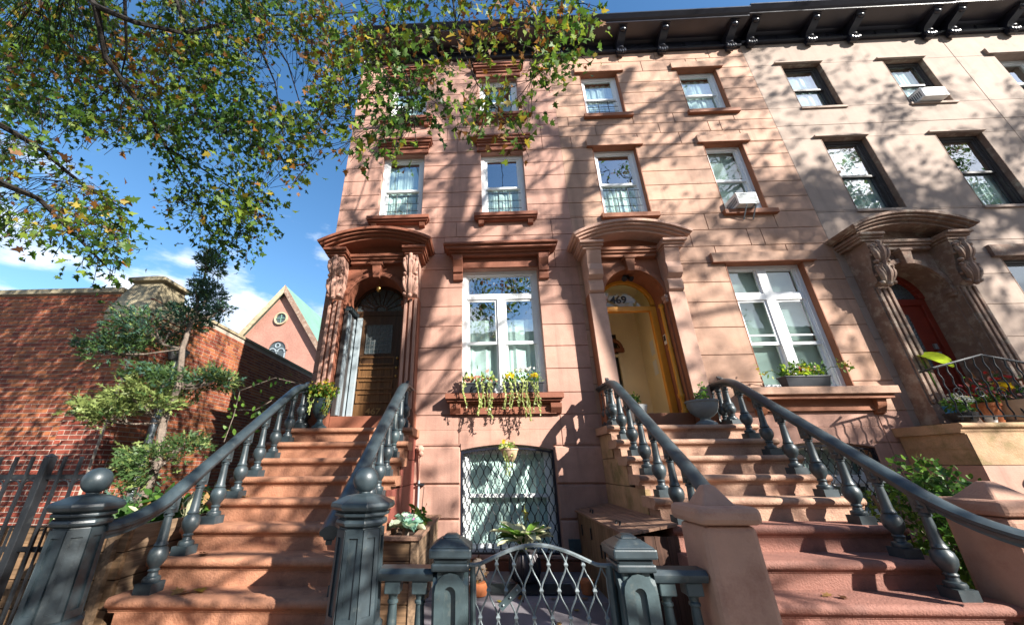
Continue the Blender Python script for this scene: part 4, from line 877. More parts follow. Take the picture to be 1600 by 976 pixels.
# downspout with hopper head
DS = thing('downspout', 'dark metal downspout with square hopper head on the brick pier', 'downspout', (-5.47, 6.1, 0))
hx, hy = -5.46, 6.05
MB().hexa([(hx-.07, hy-.08, 3.10), (hx+.07, hy-.08, 3.10), (hx+.07, hy+.08, 3.10), (hx-.07, hy+.08, 3.10), (hx-.09, hy-.12, 3.24), (hx+.10, hy-.12, 3.24), (hx+.10, hy+.12, 3.24), (hx-.09, hy+.12, 3.24)]).box(hx-.095, hx+.11, hy-.13, hy+.13, 3.2405, 3.30).build('hopper', 'ac_dark', DS)
MB().tube([(hx, hy, 3.12), (hx, hy, 2.95), (hx+.01, hy-.04, 2.85), (hx+.01, hy-.05, .1)], .055, 10).build('pipe', 'metal', DS, smooth=True)
MB().lathe([(.062, 0), (.068, .01), (.062, .06)], (hx+.01, hy-.05, 2.55), 10).build('collar', 'metal', DS)

# ---------------------------------------------------------------- church behind
cy_ = 25.0; A = at(450, 449, cy_)
CH = thing('church', 'pink brick church gable with green copper roof rising behind the brick wall', 'church', (A.x, cy_, 0))
ax, az = A.x, A.z; sl_ = 1.42
g = [(ax-4.4, 0), (ax+4.4, 0), (ax+4.4, az-.35-4.4*sl_), (ax, az-.35), (ax-4.4, az-.35-4.4*sl_)]
oc = at(440, 498, cy_); wn = at(434, 545, cy_)
MB().prism(g, 'y', cy_, cy_+16).build('wall', 'chbrick', CH)
for s in (-1, 1):
    e = ax+s*4.7; ze = az-4.7*sl_
    MB().prism([(ax, az), (e, ze), (e, ze-.38), (ax, az-.36)], 'y', cy_-.35, cy_+16).build('roof', 'copper', CH)
    MB().prism([(ax, az+.02), (e, ze+.02), (e, ze-.60), (ax, az-.62)], 'y', cy_-.42, cy_-.355).build('barge_board', 'limestone' if s < 0 else 'tantrim', CH)
m = MB().arcband(oc.x, oc.z, .40, .50, 0, 2*math.pi, cy_-.16, cy_-.004, 28); OC = m.build('round_window', 'limestone', CH)
MB().prism([(oc.x+.41*math.cos(2*math.pi*i/28), oc.z+.41*math.sin(2*math.pi*i/28)) for i in range(28)], 'y', cy_-.04, cy_-.006).build('pane', 'leaded', OC)
MB().box(oc.x-.025, oc.x+.025, cy_-.10, cy_-.045, oc.z-.40, oc.z+.40).box(oc.x-.40, oc.x+.40, cy_-.101, cy_-.046, oc.z-.025, oc.z+.025).build('glazing_bar', 'copper', OC)
m = MB().arcband(wn.x, wn.z-.1, .66, .78, 0, math.pi, cy_-.14, cy_-.004, 20); AWN = m.build('arched_window', 'chbrick', CH)
pts = [(wn.x+.66*math.cos(math.pi*i/20), wn.z-.1+.66*math.sin(math.pi*i/20)) for i in range(21)]; pts = [(wn.x+.66, wn.z-4)]+pts+[(wn.x-.66, wn.z-4)]
MB().prism(pts, 'y', cy_-.05, cy_-.006).build('pane', 'leaded', AWN)
m = MB()
for dx in (-.32, .32): m.arcband(wn.x+dx, wn.z-.25, .22, .30, 0, math.pi, cy_-.12, cy_-.055, 12)
for dx in (-.62, 0, .62): m.box(wn.x+dx-.04, wn.x+dx+.04, cy_-.121, cy_-.055, wn.z-4, wn.z-.3)
m.arcband(wn.x, wn.z+.24, .13, .20, 0, 2*math.pi, cy_-.12, cy_-.055, 14); m.build('tracery', 'greywhite', AWN)
# nave roof beyond
NV = MB().prism([(cy_+4, 0), (cy_+4, az-6.3), (cy_+10, az-1.95), (cy_+16, az-6.3), (cy_+16, 0)], 'x', ax-14, ax-4.41).build('nave_roof', 'copper', CH)
m = MB()
for i in range(18): xx = ax-13.8+i*.52; m.add([(xx, cy_+3.9, az-6.25), (xx+.05, cy_+3.9, az-6.25), (xx+.05, cy_+10, az-1.85), (xx, cy_+10, az-1.85)], [(0, 1, 2, 3)])
m.build('roof_seam', 'copper', CH)
MB().prism([(cy_+5, 0), (cy_+5, az-6.3), (cy_+10, az+.6), (cy_+15, az-6.3), (cy_+15, 0)], 'x', ax+4.41, ax+16).build('transept_roof', 'copper', CH)

# ---------------------------------------------------------------- boxes, pots and plants in the areaway
def tubes(name, paths, r, mat, parent, n=5):
    m = MB()
    for p in paths: m.tube(p, r, n)
    return m.build(name, mat, parent, smooth=True)
# wooden planter with ornamental cabbage
PL = thing('wooden_planter', 'weathered wooden plank planter box with ornamental cabbage beside the stoop', 'planter', (-.75, 4.2, .2))
px0, px1, py0, py1, zt = -.93, -.585, 3.50, 4.95, .80
for i in range(4):
    z0 = .2+.145*i; MB().box(px0, px1, py0, py0+.035, z0+.003, z0+.142).build('plank', 'plank', PL, bevel=.004)
    MB().box(px1-.035, px1-.001, py0+.036, py1, z0+.003, z0+.142).build('plank', 'planky', PL, bevel=.004); MB().box(px0+.001, px0+.035, py0+.036, py1, z0+.003, z0+.142).build('plank', 'planky', PL, bevel=.004)
MB().box(px1-.05, px1+.012, py0-.012, py0+.05, .2, .775).build('corner_post', 'planky', PL, bevel=.004); MB().box(px1-.0005, px1+.012, 4.2, 4.27, .2, .775).build('corner_post', 'planky', PL)
for b_ in ((px0-.01, px1+.03, py0-.03, py0+.05), (px0-.01, px1+.03, py1-.04, py1+.03)): MB().box(*b_, .782, .812).build('rim_board', 'lid', PL, bevel=.004)
for a, b in ((px1-.05, px1+.03), (px0-.01, px0+.05)): MB().box(a, b, py0+.051, py1-.041, .782, .811).build('rim_board', 'lid', PL, bevel=.004)
MB().box(px0+.03, px1-.03, py0+.03, py1-.03, .5, .745).build('soil', 'soil', PL)
CB = thing('cabbage_plant', 'blue-green ornamental cabbage with purple heart in the wooden planter', 'plant', (-.74, 3.85, .745))
cx, cyy, cz = -.745, 3.82, .84
MB().tube([(cx, cyy, .74), (cx, cyy, cz)], .03, 8).build('stem', 'jbark', CB)
def frond(m, c, ang, el, ln, wd, cup, ruf=.015):          # one broad ruffled leaf as a small grid
    d = Vector((math.cos(ang)*math.cos(el), math.sin(ang)*math.cos(el), math.sin(el))); s = Vector((-math.sin(ang), math.cos(ang), 0)); u = s.cross(d)
    if u.z < 0: u = -u
    nu, nv = 6, 7; vs = []
    for i in range(nu+1):
        t = i/nu; w_ = wd*math.sin(math.pi*min(1, .12+.80*t))**.7
        for j in range(nv+1):
            q = 2*j/nv-1; vs.append(Vector(c)+d*ln*(t*(1-.12*abs(q)*t))+s*w_*q+u*(cup*q*q*wd-.35*ln*t*t*(1-el/1.6)+ruf*math.sin(7*q+9*t+ang*3)*t))
    m.add(vs, [(i*(nv+1)+j, i*(nv+1)+j+1, (i+1)*(nv+1)+j+1, (i+1)*(nv+1)+j) for i in range(nu) for j in range(nv)])
for i in range(13):
    m = MB(); k = i/13; frond(m, (cx, cyy, cz-.02+.03*k), i*2.4+.5, .15+1.0*k, .20-.08*k, .085-.03*k, .6); m.build('leaf', LEAF['cab'] if i % 4 else LEAF['cab2'], CB, smooth=True)
for i in range(9):
    m = MB(); frond(m, (cx+.01, cyy-.02, cz+.03), i*2.4, .6+.8*i/9, .085, .035, .5, .012); m.build('heart_leaf', LEAF['pur'], CB, smooth=True)
BP = thing('bedding_plant', 'small leafy plant with yellow blossom and bamboo stake behind the cabbage', 'plant', (-.68, 4.25, .745))
leaves('foliage', blob((-.70, 4.22, .86), .13, 110, (.8, 1.2, .9)), .07, OVAL, ['s1', 's2', 'y'], [5, 4, 1], BP)
MB().tube([(-.68, 4.2, .74), (-.66, 4.25, 1.15)], .004, 5).build('stake', 'palet', BP)
PB2 = thing('planter_debris', 'dry leaves and pale trimmings on the planter soil', 'leaf litter', (-.8, 3.65, .745))
leaves('litter', blob((-.78, 3.65, .755), .12, 60, (1, 1, .1)), .045, OAK, ['dry', 'b', 'cream'], [4, 3, 2], PB2)

# storage box
SB = thing('storage_box', 'brown wooden garbage storage box with sloping hinged lids against the peach stoop', 'storage box', (1.3, 4.3, .2))
bx0, bx1, by0, by1, zl, zh = 1.115, 1.515, 3.42, 5.16, .825, .90
n = 14
for i in range(n):
    a = by0+(by1-by0)*i/n; b = by0+(by1-by0)*(i+1)/n; MB().box(bx0, bx0+.025, a+.002, b-.002, .2, zl-.012).build('side_board', 'boxside', SB)
for i in range(4):
    a = bx0+.026+(bx1-bx0-.026)*i/4; b = bx0+.026+(bx1-bx0-.026)*(i+1)/4; MB().box(a+.002, b-.002, by0, by0+.025, .2, zl+.0).build('front_board', 'boxfront', SB)
for j, (a, b) in enumerate(((by0-.03, 4.28), (4.29, by1))):
    LD = None
    for i in range(3):
        t0, t1 = i/3, (i+1)/3; X0, X1 = bx0-.03+(bx1-bx0+.03)*t0+.002, bx0-.03+(bx1-bx0+.03)*t1-.002; za, zb = zl+(zh-zl)*t0, zl+(zh-zl)*t1
        P_ = [(X0, a, za), (X1, a, zb), (X1, b, zb), (X0, b, za)]
        MB().hexa(P_+[(x, y, z+.022) for x, y, z in P_]).build('lid_board', 'lid', SB, bevel=.003)
    yh = (a+b)/2-.1; MB().tube([(bx0+.05, yh, zl+.03), (bx0+.06, yh, zl+.065), (bx0+.06, yh+.10, zl+.065), (bx0+.05, yh+.10, zl+.03)], .008, 6).build('lid_handle', 'blackiron', SB)
for y, z in ((4.1, .62), (4.55, .7), (4.22, .6), (4.95, .68)): MB().box(bx0-.012, bx0-.001, y, y+.02, z-.08, z+.03).build('latch', 'blackiron', SB)

# hosta in dark pot, brick lump, cable box
HP = thing('potted_hosta', 'variegated hosta in a dark ribbed pot in front of the basement window', 'potted plant', (.40, 4.72, .2))
MB().lathe([(.09, 0), (.14, .03), (.165, .12), (.16, .20), (.13, .27), (.145, .295), (.13, .30)], (.40, 4.72, .205), 20).build('pot', 'darkpot', HP, smooth=True)
for i in range(14):
    a = 2*math.pi*i/14; MB().tube([(.40+r*math.cos(a), 4.72+r*math.sin(a), .205+z) for r, z in ((.142, .03), (.168, .12), (.162, .20), (.134, .265))], .010, 5).build('rib', 'darkpot', HP, smooth=True)
for i in range(40):
    m = MB(); a = i*2.4; e = .2+.9*rnd.random(); k = (.40+.03*math.cos(a), 4.72+.03*math.sin(a), .52+.10*rnd.random())
    frond(m, (k[0]+.07*math.cos(a), k[1]+.07*math.sin(a), k[2]+.05), a, e*.7, .19+.10*rnd.random(), .055, .4, .006)
    m.tube([k, (k[0]+.07*math.cos(a), k[1]+.07*math.sin(a), k[2]+.05)], .005, 4)
    m.build('leaf', LEAF[('s1', 'cream', 's2', 'cream', 'cream')[i % 5]], HP, smooth=True)
MB().tube([(.42, 4.72, .5), (.44, 4.73, .75), (.43, 4.72, .93)], .005, 5).build('flower_stalk', LEAF['trail'], HP)
leaves('seed_head', blob((.435, 4.72, .85), .05, 30, (.5, .5, 1.8)), .03, OVAL, ['y', 'trail'], [1, 1], HP)
MT = tag(MB().box(.02, .85, 4.30, 4.62, .204, .216).build('door_mat', 'blackiron', org=(.4, 4.4, .2)), 'flat dark rubber mat on the paving behind the gate', 'mat')
EB = thing('utility_box', 'small grey-green utility box at the foot of the wall right of the basement window', 'utility box', (1.04, YF, .45))
MB().box(.98, 1.14, YF-.06, YF-.013, .40, .53).build('body', 'ironlight', EB, bevel=.006); MB().box(.975, 1.145, YF-.066, YF-.0605, .395, .535).build('cover', 'ironlight', EB, bevel=.003)
PC = thing('pine_cone_ornament', 'brown textured cone ornament on a pale base beside the gate post', 'ornament', (-.12, 4.3, .2))
MB().sphere((-.10, 4.30, .40), .08, 12, 10, 1.3).build('cone', 'jbark', PC, smooth=True)
leaves('scales', blob((-.10, 4.30, .40), .09, 90, (1, 1, 1.3)), .045, OVAL, ['dry', 'b'], [1, 1], PC, droop=.2)
MB().lathe([(.08, 0), (.095, .05), (.08, .10)], (-.10, 4.30, .205), 14).build('base', 'terra', PC, smooth=True)
CDT = thing('conduit', 'pale vertical pipe at the wall beside the red-brown stoop', 'pipe', (-.88, YF-.03, .3))
MB().tube([(-.87, YF-.04, .3), (-.87, YF-.04, 1.18)], .013, 8).build('pipe', 'greywhite', CDT, smooth=True)
MB().sphere((-.87, YF-.05, 1.56), .055, 9, 6, .9).sphere((-.85, YF-.09, 1.50), .035, 8, 6).tube([(-.87, YF-.05, 1.5), (-.87, YF-.03, 1.16)], .010, 6).build('spout', 'pink', CDT, smooth=True)
for z in (.75, 1.12): MB().box(-.885, -.80, YF-.062, YF-.013, z, z+.025).build('clip', 'blackiron', CDT)

# hanging basket on the grille
HB = thing('hanging_basket', 'terracotta wall basket with trailing stems hung on the basement grille', 'hanging basket', (.31, 5.08, 1.45))
MB().lathe([(.05, 0), (.085, .06), (.105, .13), (.115, .135), (.115, .155), (.10, .155)], (.31, 5.06, 1.40), 16).build('pot', 'palet', HB, smooth=True)
leaves('foliage', blob((.29, 5.04, 1.60), .10, 90, (1.1, .7, .6)), .055, OVAL, ['trail', 's2', 'yf', 'cream'], [4, 3, 1, 2], HB)
def trailing(parent, x, y, z, ln, n=1, mats=('trail', 's2'), wts=(4, 1), sway=.02):
    pts = []; paths = []
    for k in range(n):
        x_, y_ = x+rnd.uniform(-.02, .02), y+rnd.uniform(-.02, .02); l_ = ln*rnd.uniform(.7, 1); ph = rnd.random()*6; p = []
        for i in range(14):
            t = i/13; p.append((x_+sway*math.sin(ph+5*t), y_-.03*math.sin(min(1, t*4)*math.pi/2), z-l_*t)); 
        paths.append(p)
        for i in range(int(l_*90)):
            t = rnd.random(); pts.append((x_+sway*math.sin(ph+5*t)+rnd.uniform(-.012, .012), y_-.03+rnd.uniform(-.012, .012), z-l_*t))
    tubes('trailing_stem', paths, .004, LEAF['trail'], parent)
    leaves('trailing_leaves', pts, .028, OVAL, list(mats), list(wts), parent, droop=.8)
trailing(HB, .27, 5.0, 1.55, .40, 2); trailing(HB, .33, 5.0, 1.52, .22, 1)

# window boxes of 467
def wbox(x0, x1, y, z, label, kind):
    B = thing('window_box', label, 'window box', ((x0+x1)/2, y, z), 'window boxes'); t = .02
    m = MB().hexa([(x0+t, y-.05, z), (x1-t, y-.05, z), (x1-t, y+.06, z), (x0+t, y+.06, z), (x0, y-.075, z+.12), (x1, y-.075, z+.12), (x1, y+.08, z+.12), (x0, y+.08, z+.12)]).box(x0-.008, x1+.008, y-.083, y+.088, z+.1205, z+.14)
    m.build('trough', 'plastic', B, bevel=.004)
    xm = (x0+x1)/2; hw = (x1-x0)/2
    pos = np.array([(rnd.uniform(x0, x1), y+rnd.uniform(-.07, .06), z+.14+abs(rnd.gauss(0, .06))) for _ in range(150)])
    if kind == 0:
        leaves('foliage', pos, .06, OVAL, ['s1', 'trail', 'pk', 's2'], [2, 3, 4, 2], B, droop=-.4)
        leaves('blossom', np.array([(x0+.05+rnd.random()*.1, y+rnd.uniform(-.06, .02), z+.2+rnd.random()*.05) for _ in range(20)]), .04, STAR, ['y', 'yf'], [1, 1], B)
    elif kind == 1:
        leaves('foliage', pos, .055, OVAL, ['s1', 'trail', 's2'], [3, 4, 3], B, droop=-.4)
        leaves('yellow_blossom', np.array([(rnd.choice((x0+.08, x0+.13, x1-.13, x1-.09, x1-.17))+rnd.uniform(-.03, .03), y-.03+rnd.uniform(-.05, .03), z+.21+rnd.random()*.05) for _ in range(55)]), .05, STAR, ['yf'], [1], B)
        leaves('white_blossom', np.array([(xm+.05+rnd.gauss(0, .06), y+rnd.gauss(0, .03), z+.30+rnd.random()*.06) for _ in range(55)]), .045, STAR, ['w'], [1], B)
    else:
        leaves('foliage', np.concatenate([pos, blob((xm, y, z+.22), .2, 260, (1.5, .35, .6))]), .05, OVAL, ['s1', 's2', 'lime'], [3, 4, 2], B, droop=-.3)
        leaves('blossom', blob((xm+.02, y-.03, z+.22), .16, 60, (1.2, .4, .5)), .035, STAR, ['pk', 'yf', 'red', 'w'], [3, 2, 1, 1], B)
        tubes('sprig', [[(x1-.05, y, z+.15), (x1+.10, y-.02, z+.26), (x1+.26, y-.03, z+.27)], [(x0+.05, y, z+.15), (x0-.12, y-.03, z+.22), (x0-.26, y-.05, z+.20)], [(x1-.1, y, z+.15), (x1+.02, y-.02, z+.36)]], .004, LEAF['s1'], B)
        leaves('sprig_leaves', np.array([(x1+.26+rnd.gauss(0, .05), y-.03+rnd.gauss(0, .03), z+.28+rnd.gauss(0, .04)) for _ in range(26)]+[(x0-.22+rnd.gauss(0, .05), y-.04, z+.2+rnd.gauss(0, .03)) for _ in range(14)]), .05, OVAL, ['s2', 'y', 'trail'], [3, 2, 2], B)
    return B
b1 = wbox(-.30, .16, 5.10, 2.275, 'window box of dusty pink and green trailing plants, left on the pink house sill', 0)
b2 = wbox(.26, .82, 5.10, 2.275, 'window box with yellow and white blossoms and long trailing stems, on the pink house sill', 1)
for b, xs_ in ((b1, (-.27, -.10, -.02, .06, .10)), (b2, (.28, .36, .46, .55, .60, .68, .74))):
    for x in xs_: trailing(b, x, 5.0, 2.42, rnd.uniform(.35, .60), 2, ('trail', 's2', 'cream'), (5, 1, 1))
wbox(4.02, 4.60, 5.06, 2.30, 'dark window box with loose green flowering plant on the peach house sill', 2)

# urns and bowls on the landings
def pot(name, label, cat, x, y, z, prof, mat, n=22):
    T = thing(name, label, cat, (x, y, z)); MB().lathe(prof, (x, y, z), n).build('bowl', mat, T, smooth=True); return T
U = pot('planter_urn', 'dark green pedestal urn with yellow-green plant on the left landing', 'urn', -2.16, 4.85, 1.80, [(.095, 0), (.095, .03), (.06, .05), (.035, .09), (.035, .12), (.05, .13), (.07, .15), (.105, .22), (.115, .33), (.13, .36), (.14, .375), (.125, .38), (.1, .36)], 'urn')
MB().lathe([(.09, .36), (.09, .365)], (-2.16, 4.85, 1.8), 14).build('soil', 'soil', U)
leaves('foliage', np.concatenate([blob((-2.17, 4.83, 2.29), .19, 520, (1.1, .9, .65)), blob((-2.10, 4.78, 2.12), .10, 80, (.9, .6, 1.4))]), .045, OVAL, ['s1', 's2', 'y', 'lime'], [3, 3, 2, 1], U)
leaves('blossom', blob((-2.17, 4.78, 2.36), .16, 60, (1.1, .8, .4)), .032, STAR, ['yf', 'y', 'pk'], [3, 2, 1], U)
trailing(U, -2.25, 4.75, 2.25, .30, 2); trailing(U, -2.05, 4.75, 2.2, .28, 2, ('y', 'trail'), (1, 1))
BO = pot('planter_bowl', 'grey footed bowl with small green plant on the right of the peach landing', 'bowl', 2.76, 4.84, 1.80, [(.12, 0), (.12, .025), (.10, .04), (.055, .07), (.06, .09), (.10, .11), (.15, .16), (.175, .23), (.178, .27), (.19, .28), (.19, .30), (.17, .30), (.15, .26)], 'bowl')
MB().lathe([(.16, .26), (.16, .265)], (2.76, 4.84, 1.8), 14).build('soil', 'soil', BO)
leaves('foliage', np.concatenate([blob((2.77, 4.82, 2.15), .09, 150, (1, 1, .9)), blob((2.80, 4.82, 2.27), .05, 30, (.6, .6, 1.6))]), .032, OVAL, ['s1', 's2', 'j3'], [3, 2, 1], BO, droop=-.3)
B2 = pot('planter_bowl', 'pale bowl with green tuft half hidden behind the handrail by the open door', 'bowl', 1.98, 4.98, 1.80, [(.09, 0), (.09, .03), (.05, .06), (.07, .1), (.12, .17), (.14, .25), (.15, .27), (.13, .27)], 'palebowl')
leaves('foliage', blob((1.97, 4.97, 2.14), .09, 130, (1, .8, 1)), .04, OVAL, ['s2', 's1', 'lime'], [3, 3, 1], B2, droop=-.4)

# air conditioners
def ac(x0, x1, z0, z1, label, arm):
    A_ = thing('air_conditioner', label, 'air conditioner', ((x0+x1)/2, 5.1, z0), 'window air conditioners'); y0, y1 = (5.02, 5.34) if arm else (5.06, 5.38)
    MB().box(x0, x1, y0, y1, z0, z1).build('case', 'acwhite', A_, bevel=.008)
    m = MB()
    for i in range(7): z = z0+.03+(z1-z0-.05)*i/6; m.box(x0+.02, x1-.02, y0-.006, y0-.0005, z-.006, z+.006)
    m.build('grille', 'greywhite', A_)
    m = MB()
    for i in range(8): y = y0+.04+.03*i; m.box(x0-.004, x0-.0005, y, y+.014, z0+.04, z1-.05)
    m.build('side_vent', 'ac_dark', A_)
    MB().box(x0-.002, x1+.002, y0+.01, y1, z1+.0005, z1+.012).build('top_cover', 'acwhite', A_)
    if arm:
        [MB().tube([(xx, 5.03, z0-.01), (xx, 5.19, z0-.2)], .011, 6).build('support_arm', 'greywhite', A_) for xx in (x1-.06, x0+.12)]; MB().box(x1-.075, x1-.045, 5.02, 5.2, z0-.015, z0-.001).build('support_bar', 'greywhite', A_)
ac(4.27, 4.60, 5.31, 5.53, 'white window air conditioner on a bracket arm in the peach house window', True)
ac(8.36, 8.80, 7.68, 7.90, 'white window air conditioner in the tan house top floor window', False)

# left planter with juniper
JP = thing('wooden_planter', 'low green-stained wooden planter left of the red-brown stoop, under the juniper', 'planter', (-3.1, 3.9, 0))
for i in range(5):
    z0 = .1+.17*i; MB().box(-3.75, -2.66, 3.02, 3.06, z0+.003, z0+.167).build('plank', 'plank', JP, bevel=.004); MB().box(-2.70, -2.661, 3.061, 4.95, z0+.003, z0+.167).build('plank', 'planky', JP, bevel=.004)
for x in (-2.78, -3.2, -3.7): MB().box(x, x+.06, 2.985, 3.019, .1, .94).build('batten', 'planky', JP)
MB().box(-3.74, -2.71, 3.07, 5.2, .1, .86).build('soil', 'soil', JP)
JT = thing('juniper_tree', 'cloud-pruned juniper with layered green pads in front of the brick wall', 'tree', (-3.2, 3.6, .9))
jy = 3.75
def pj(x, y, Y=jy): return at(x, y, Y)
trunk = [pj(205, 815), pj(222, 775), pj(245, 725), pj(255, 660), pj(280, 600), pj(285, 545), pj(300, 500, 3.85), pj(318, 440, 3.9), pj(325, 405, 3.9)]
MB().tube(trunk, [.055, .048, .042, .036, .032, .028, .022, .014, .008], 8).build('trunk', 'jbark', JT, smooth=True)
br = []; pos = []; dirs = []; sz = []
PADS = [((170, 545, 3.65), (.30, .22, .10), 620, 0), ((230, 515, 3.75), (.36, .3, .16), 900, 0), ((285, 500, 3.85), (.22, .25, .13), 520, 0), ((250, 590, 3.7), (.32, .25, .08), 560, 0), ((165, 645, 3.55), (.26, .2, .08), 560, 1), ((225, 620, 3.65), (.34, .24, .10), 800, 1), ((300, 597, 3.85), (.34, .2, .09), 700, 0), ((345, 590, 3.95), (.20, .16, .06), 260, 2),
        ((240, 720, 3.65), (.28, .22, .12), 720, 1), ((285, 695, 3.8), (.2, .2, .08), 300, 2), ((220, 775, 3.7), (.2, .16, .08), 240, 0), ((330, 415, 3.9), (.12, .12, .14), 260, 3), ((325, 460, 3.9), (.17, .16, .16), 420, 3), ((345, 480, 3.9), (.12, .12, .08), 160, 3), ((322, 395, 3.9), (.09, .09, .10), 100, 3)]
byc = {0: [], 1: [], 2: [], 3: []}; tv = [Vector(t) for t in trunk]
for (x, y, Y), r, n, c in PADS:
    C_ = pj(x, y, Y); near = min(tv, key=lambda t: (t-C_).length+ (0 if t.z < C_.z+.1 else 1)); mid = (near+C_)/2+Vector((0, 0, -.06))
    br.append([near, mid, C_])
    for k in range(4): e = C_+Vector((rnd.uniform(-1, 1)*r[0]*.8, rnd.uniform(-1, 1)*r[1]*.8, rnd.uniform(-.3, .3)*r[2])); br.append([mid, (mid+e)/2+Vector((0, 0, -.03)), e])
    P_ = blob(C_, 1.15, n, r); P_[:, 2] += .05*np.sin(P_[:, 0]*14)+.03*np.sin(P_[:, 1]*17)
    byc[c].append((P_, C_))
[MB().tube(b_, .010, 5).build('limb', 'jbark', JT, smooth=True) for b_ in br]
for c, mats, wts in ((0, ['j3', 'j1', 'j2'], [3, 5, 1]), (1, ['j1', 'j2'], [2, 5]), (2, ['j1', 'j2', 'j3'], [4, 3, 1]), (3, ['j3', 'j1'], [3, 2])):
    P_ = np.concatenate([p for p, _ in byc[c]]); D_ = np.concatenate([(p-np.array(q))*np.array([1, 1, .6])+np.array([-.05, -.03, .04]) for p, q in byc[c]])
    D_ /= np.linalg.norm(D_, axis=1)[:, None]+1e-6
    keep = np.sin(P_[:, 0]*11+1)+np.sin(P_[:, 1]*13)+np.sin(P_[:, 2]*17) > -.55+.5*nprng.normal(size=len(P_)); P_ = P_[keep]; D_ = D_[keep]; P_ = np.concatenate([P_, P_+nprng.normal(size=P_.shape)*.03]); D_ = np.concatenate([D_, D_])
    leaves('foliage', P_, .07, NEEDLE, mats, wts, JT, dirs=D_, spread=.55)
# ivy sprigs and garden weeds
IV = thing('climbing_vine', 'thin leafy vine sprigs climbing beside the left handrail', 'vine', (-3.0, 5.0, .9))
vp = [[at(350, 690, 4.9), at(365, 650, 4.9), at(375, 610, 5.0), at(430, 590, 5.1), at(470, 600, 5.15)], [at(370, 640, 5), at(400, 640, 5), at(425, 625, 5.1)], [at(380, 700, 4.7), at(400, 660, 4.8), at(440, 640, 5)]]
tubes('stem', vp, .006, 'jbark', IV)
leaves('foliage', np.array([tuple(p[i].lerp(p[i+1], rnd.random())+Vector((rnd.gauss(0, .03), rnd.gauss(0, .03), rnd.gauss(0, .05)))) for p in vp for i in range(len(p)-1) for _ in range(9)]), .07, OVAL, ['s1', 's2'], [2, 2], IV)
GC = tag(leaves('garden_undergrowth', np.concatenate([blob((-3.2, 3.4, .93), .5, 380, (.9, .7, .22)), blob((-2.95, 4.3, .98), .4, 300, (.6, 1.2, .4)), blob((-2.95, 3.6, 1.02), .2, 140, (.8, .8, .7))]), .085, OVAL, ['s1', 'j1', 's2', 'cream', 'dry'], [4, 3, 2, 1, 2], droop=-.2), 'low green undergrowth and dry leaves in the left wooden planter', 'undergrowth', kind='stuff')
leaf_blades = []
SG = thing('strap_leaf_plant', 'pale strap-leaved plant rising beside the lower left balusters', 'plant', (-2.8, 3.7, .9))
m = MB()
for i in range(12):
    a = rnd.uniform(0, 6.28); l_ = rnd.uniform(.15, .35); b0 = Vector((-2.80, 3.75, .88)); e = b0+Vector((math.cos(a)*l_*.5, math.sin(a)*l_*.4, rnd.uniform(.15, .36))); e2 = e+Vector((math.cos(a)*l_*.4, math.sin(a)*l_*.4, -.05)); s_ = Vector((-math.sin(a), math.cos(a), 0))*.009
    m.add([b0-s_, b0+s_, e+s_, e-s_, e2], [(0, 1, 2, 3), (3, 2, 4)])
m.build('blades', LEAF['cream'], SG)

# shrubs between the stoops on the right
def shrub(label, blobs, size, mats, wts, n, y=3.6):
    c = blobs[0][0]; S = thing('shrub', label, 'shrub', (c[0], c[1], .24), 'shrubs in the garden bed')
    st = []
    for (q, r, f) in blobs:
        for k in range(6): a = rnd.uniform(0, 6.28); st.append([(c[0], c[1], .2), ((c[0]+q[0])/2, (c[1]+q[1])/2, q[2]*.5+.1), (q[0]+r*.6*math.cos(a), q[1]+r*.6*math.sin(a), q[2]+r*.4)])
    tubes('stem', st, .007, 'jbark', S)
    leaves('foliage', np.concatenate([blob(q, r, int(n*f), (1.1, .9, 1)) for q, r, f in blobs]), size, OVAL, mats, wts, S, droop=-.1)
P1, P2, P3, P4 = at(1450, 765, 3.9), at(1500, 800, 3.6), at(1540, 880, 3.3), at(1385, 785, 3.9)
shrub('dense glossy boxwood shrub behind the right handrail', [(P1, .30, 1), (P2, .30, 1), ((P2.x+.25, P2.y+.2, P2.z-.35), .45, 1.6), (P3, .28, .8), ((P1.x, P1.y, P1.z-.4), .4, 1)], .055, ['s1', 's2', 'g2'], [6, 4, 3], 620)
shrub('small marigold plant with orange blossom under the right handrail', [(P4, .16, 1), ((P4.x-.15, P4.y+.1, P4.z-.2), .2, 1)], .04, ['s2', 's1', 'y'], [4, 3, 1], 220)

# pots on the landing of 471
def pp(x, y): return at(x, y, 4.62)
T = pot('flower_pot', 'terracotta pot behind the thin iron railing', 'flower pot', 5.93, 4.66, 1.77, [(.075, 0), (.105, .19), (.12, .195), (.12, .23), (.1, .23)], 'terra')
leaves('foliage', blob((5.93, 4.62, 2.07), .13, 120, (1.3, .8, .8)), .05, OVAL, ['s2', 's1', 'red'], [3, 2, 1], T)
T = pot('flower_pot', 'pale round planter full of white-flowered green plant on the right landing', 'flower pot', 5.55, 4.62, 1.77, [(.08, 0), (.13, .08), (.14, .12), (.12, .12)], 'blackiron')
leaves('foliage', blob((5.56, 4.60, 1.98), .15, 210, (1.2, .8, .8)), .045, OVAL, ['s1', 's2'], [3, 2], T); leaves('blossom', blob((5.54, 4.55, 2.04), .13, 70, (1.1, .7, .6)), .035, STAR, ['w', 'cream'], [2, 1], T)
T = pot('flower_pot', 'blue glazed pot beside the red door', 'flower pot', 5.90, 5.0, 1.78, [(.07, 0), (.095, .08), (.11, .22), (.12, .24), (.10, .24)], 'blue')
m = MB(); lp = pp(1470, 560); lp = Vector((5.83, 5.0, 2.62)); m.tube([(5.90, 5.0, 2.0), (5.86, 4.98, 2.4), (5.80, 4.94, 2.62)], .008, 6); m.build('stalk', LEAF['s2'], T)
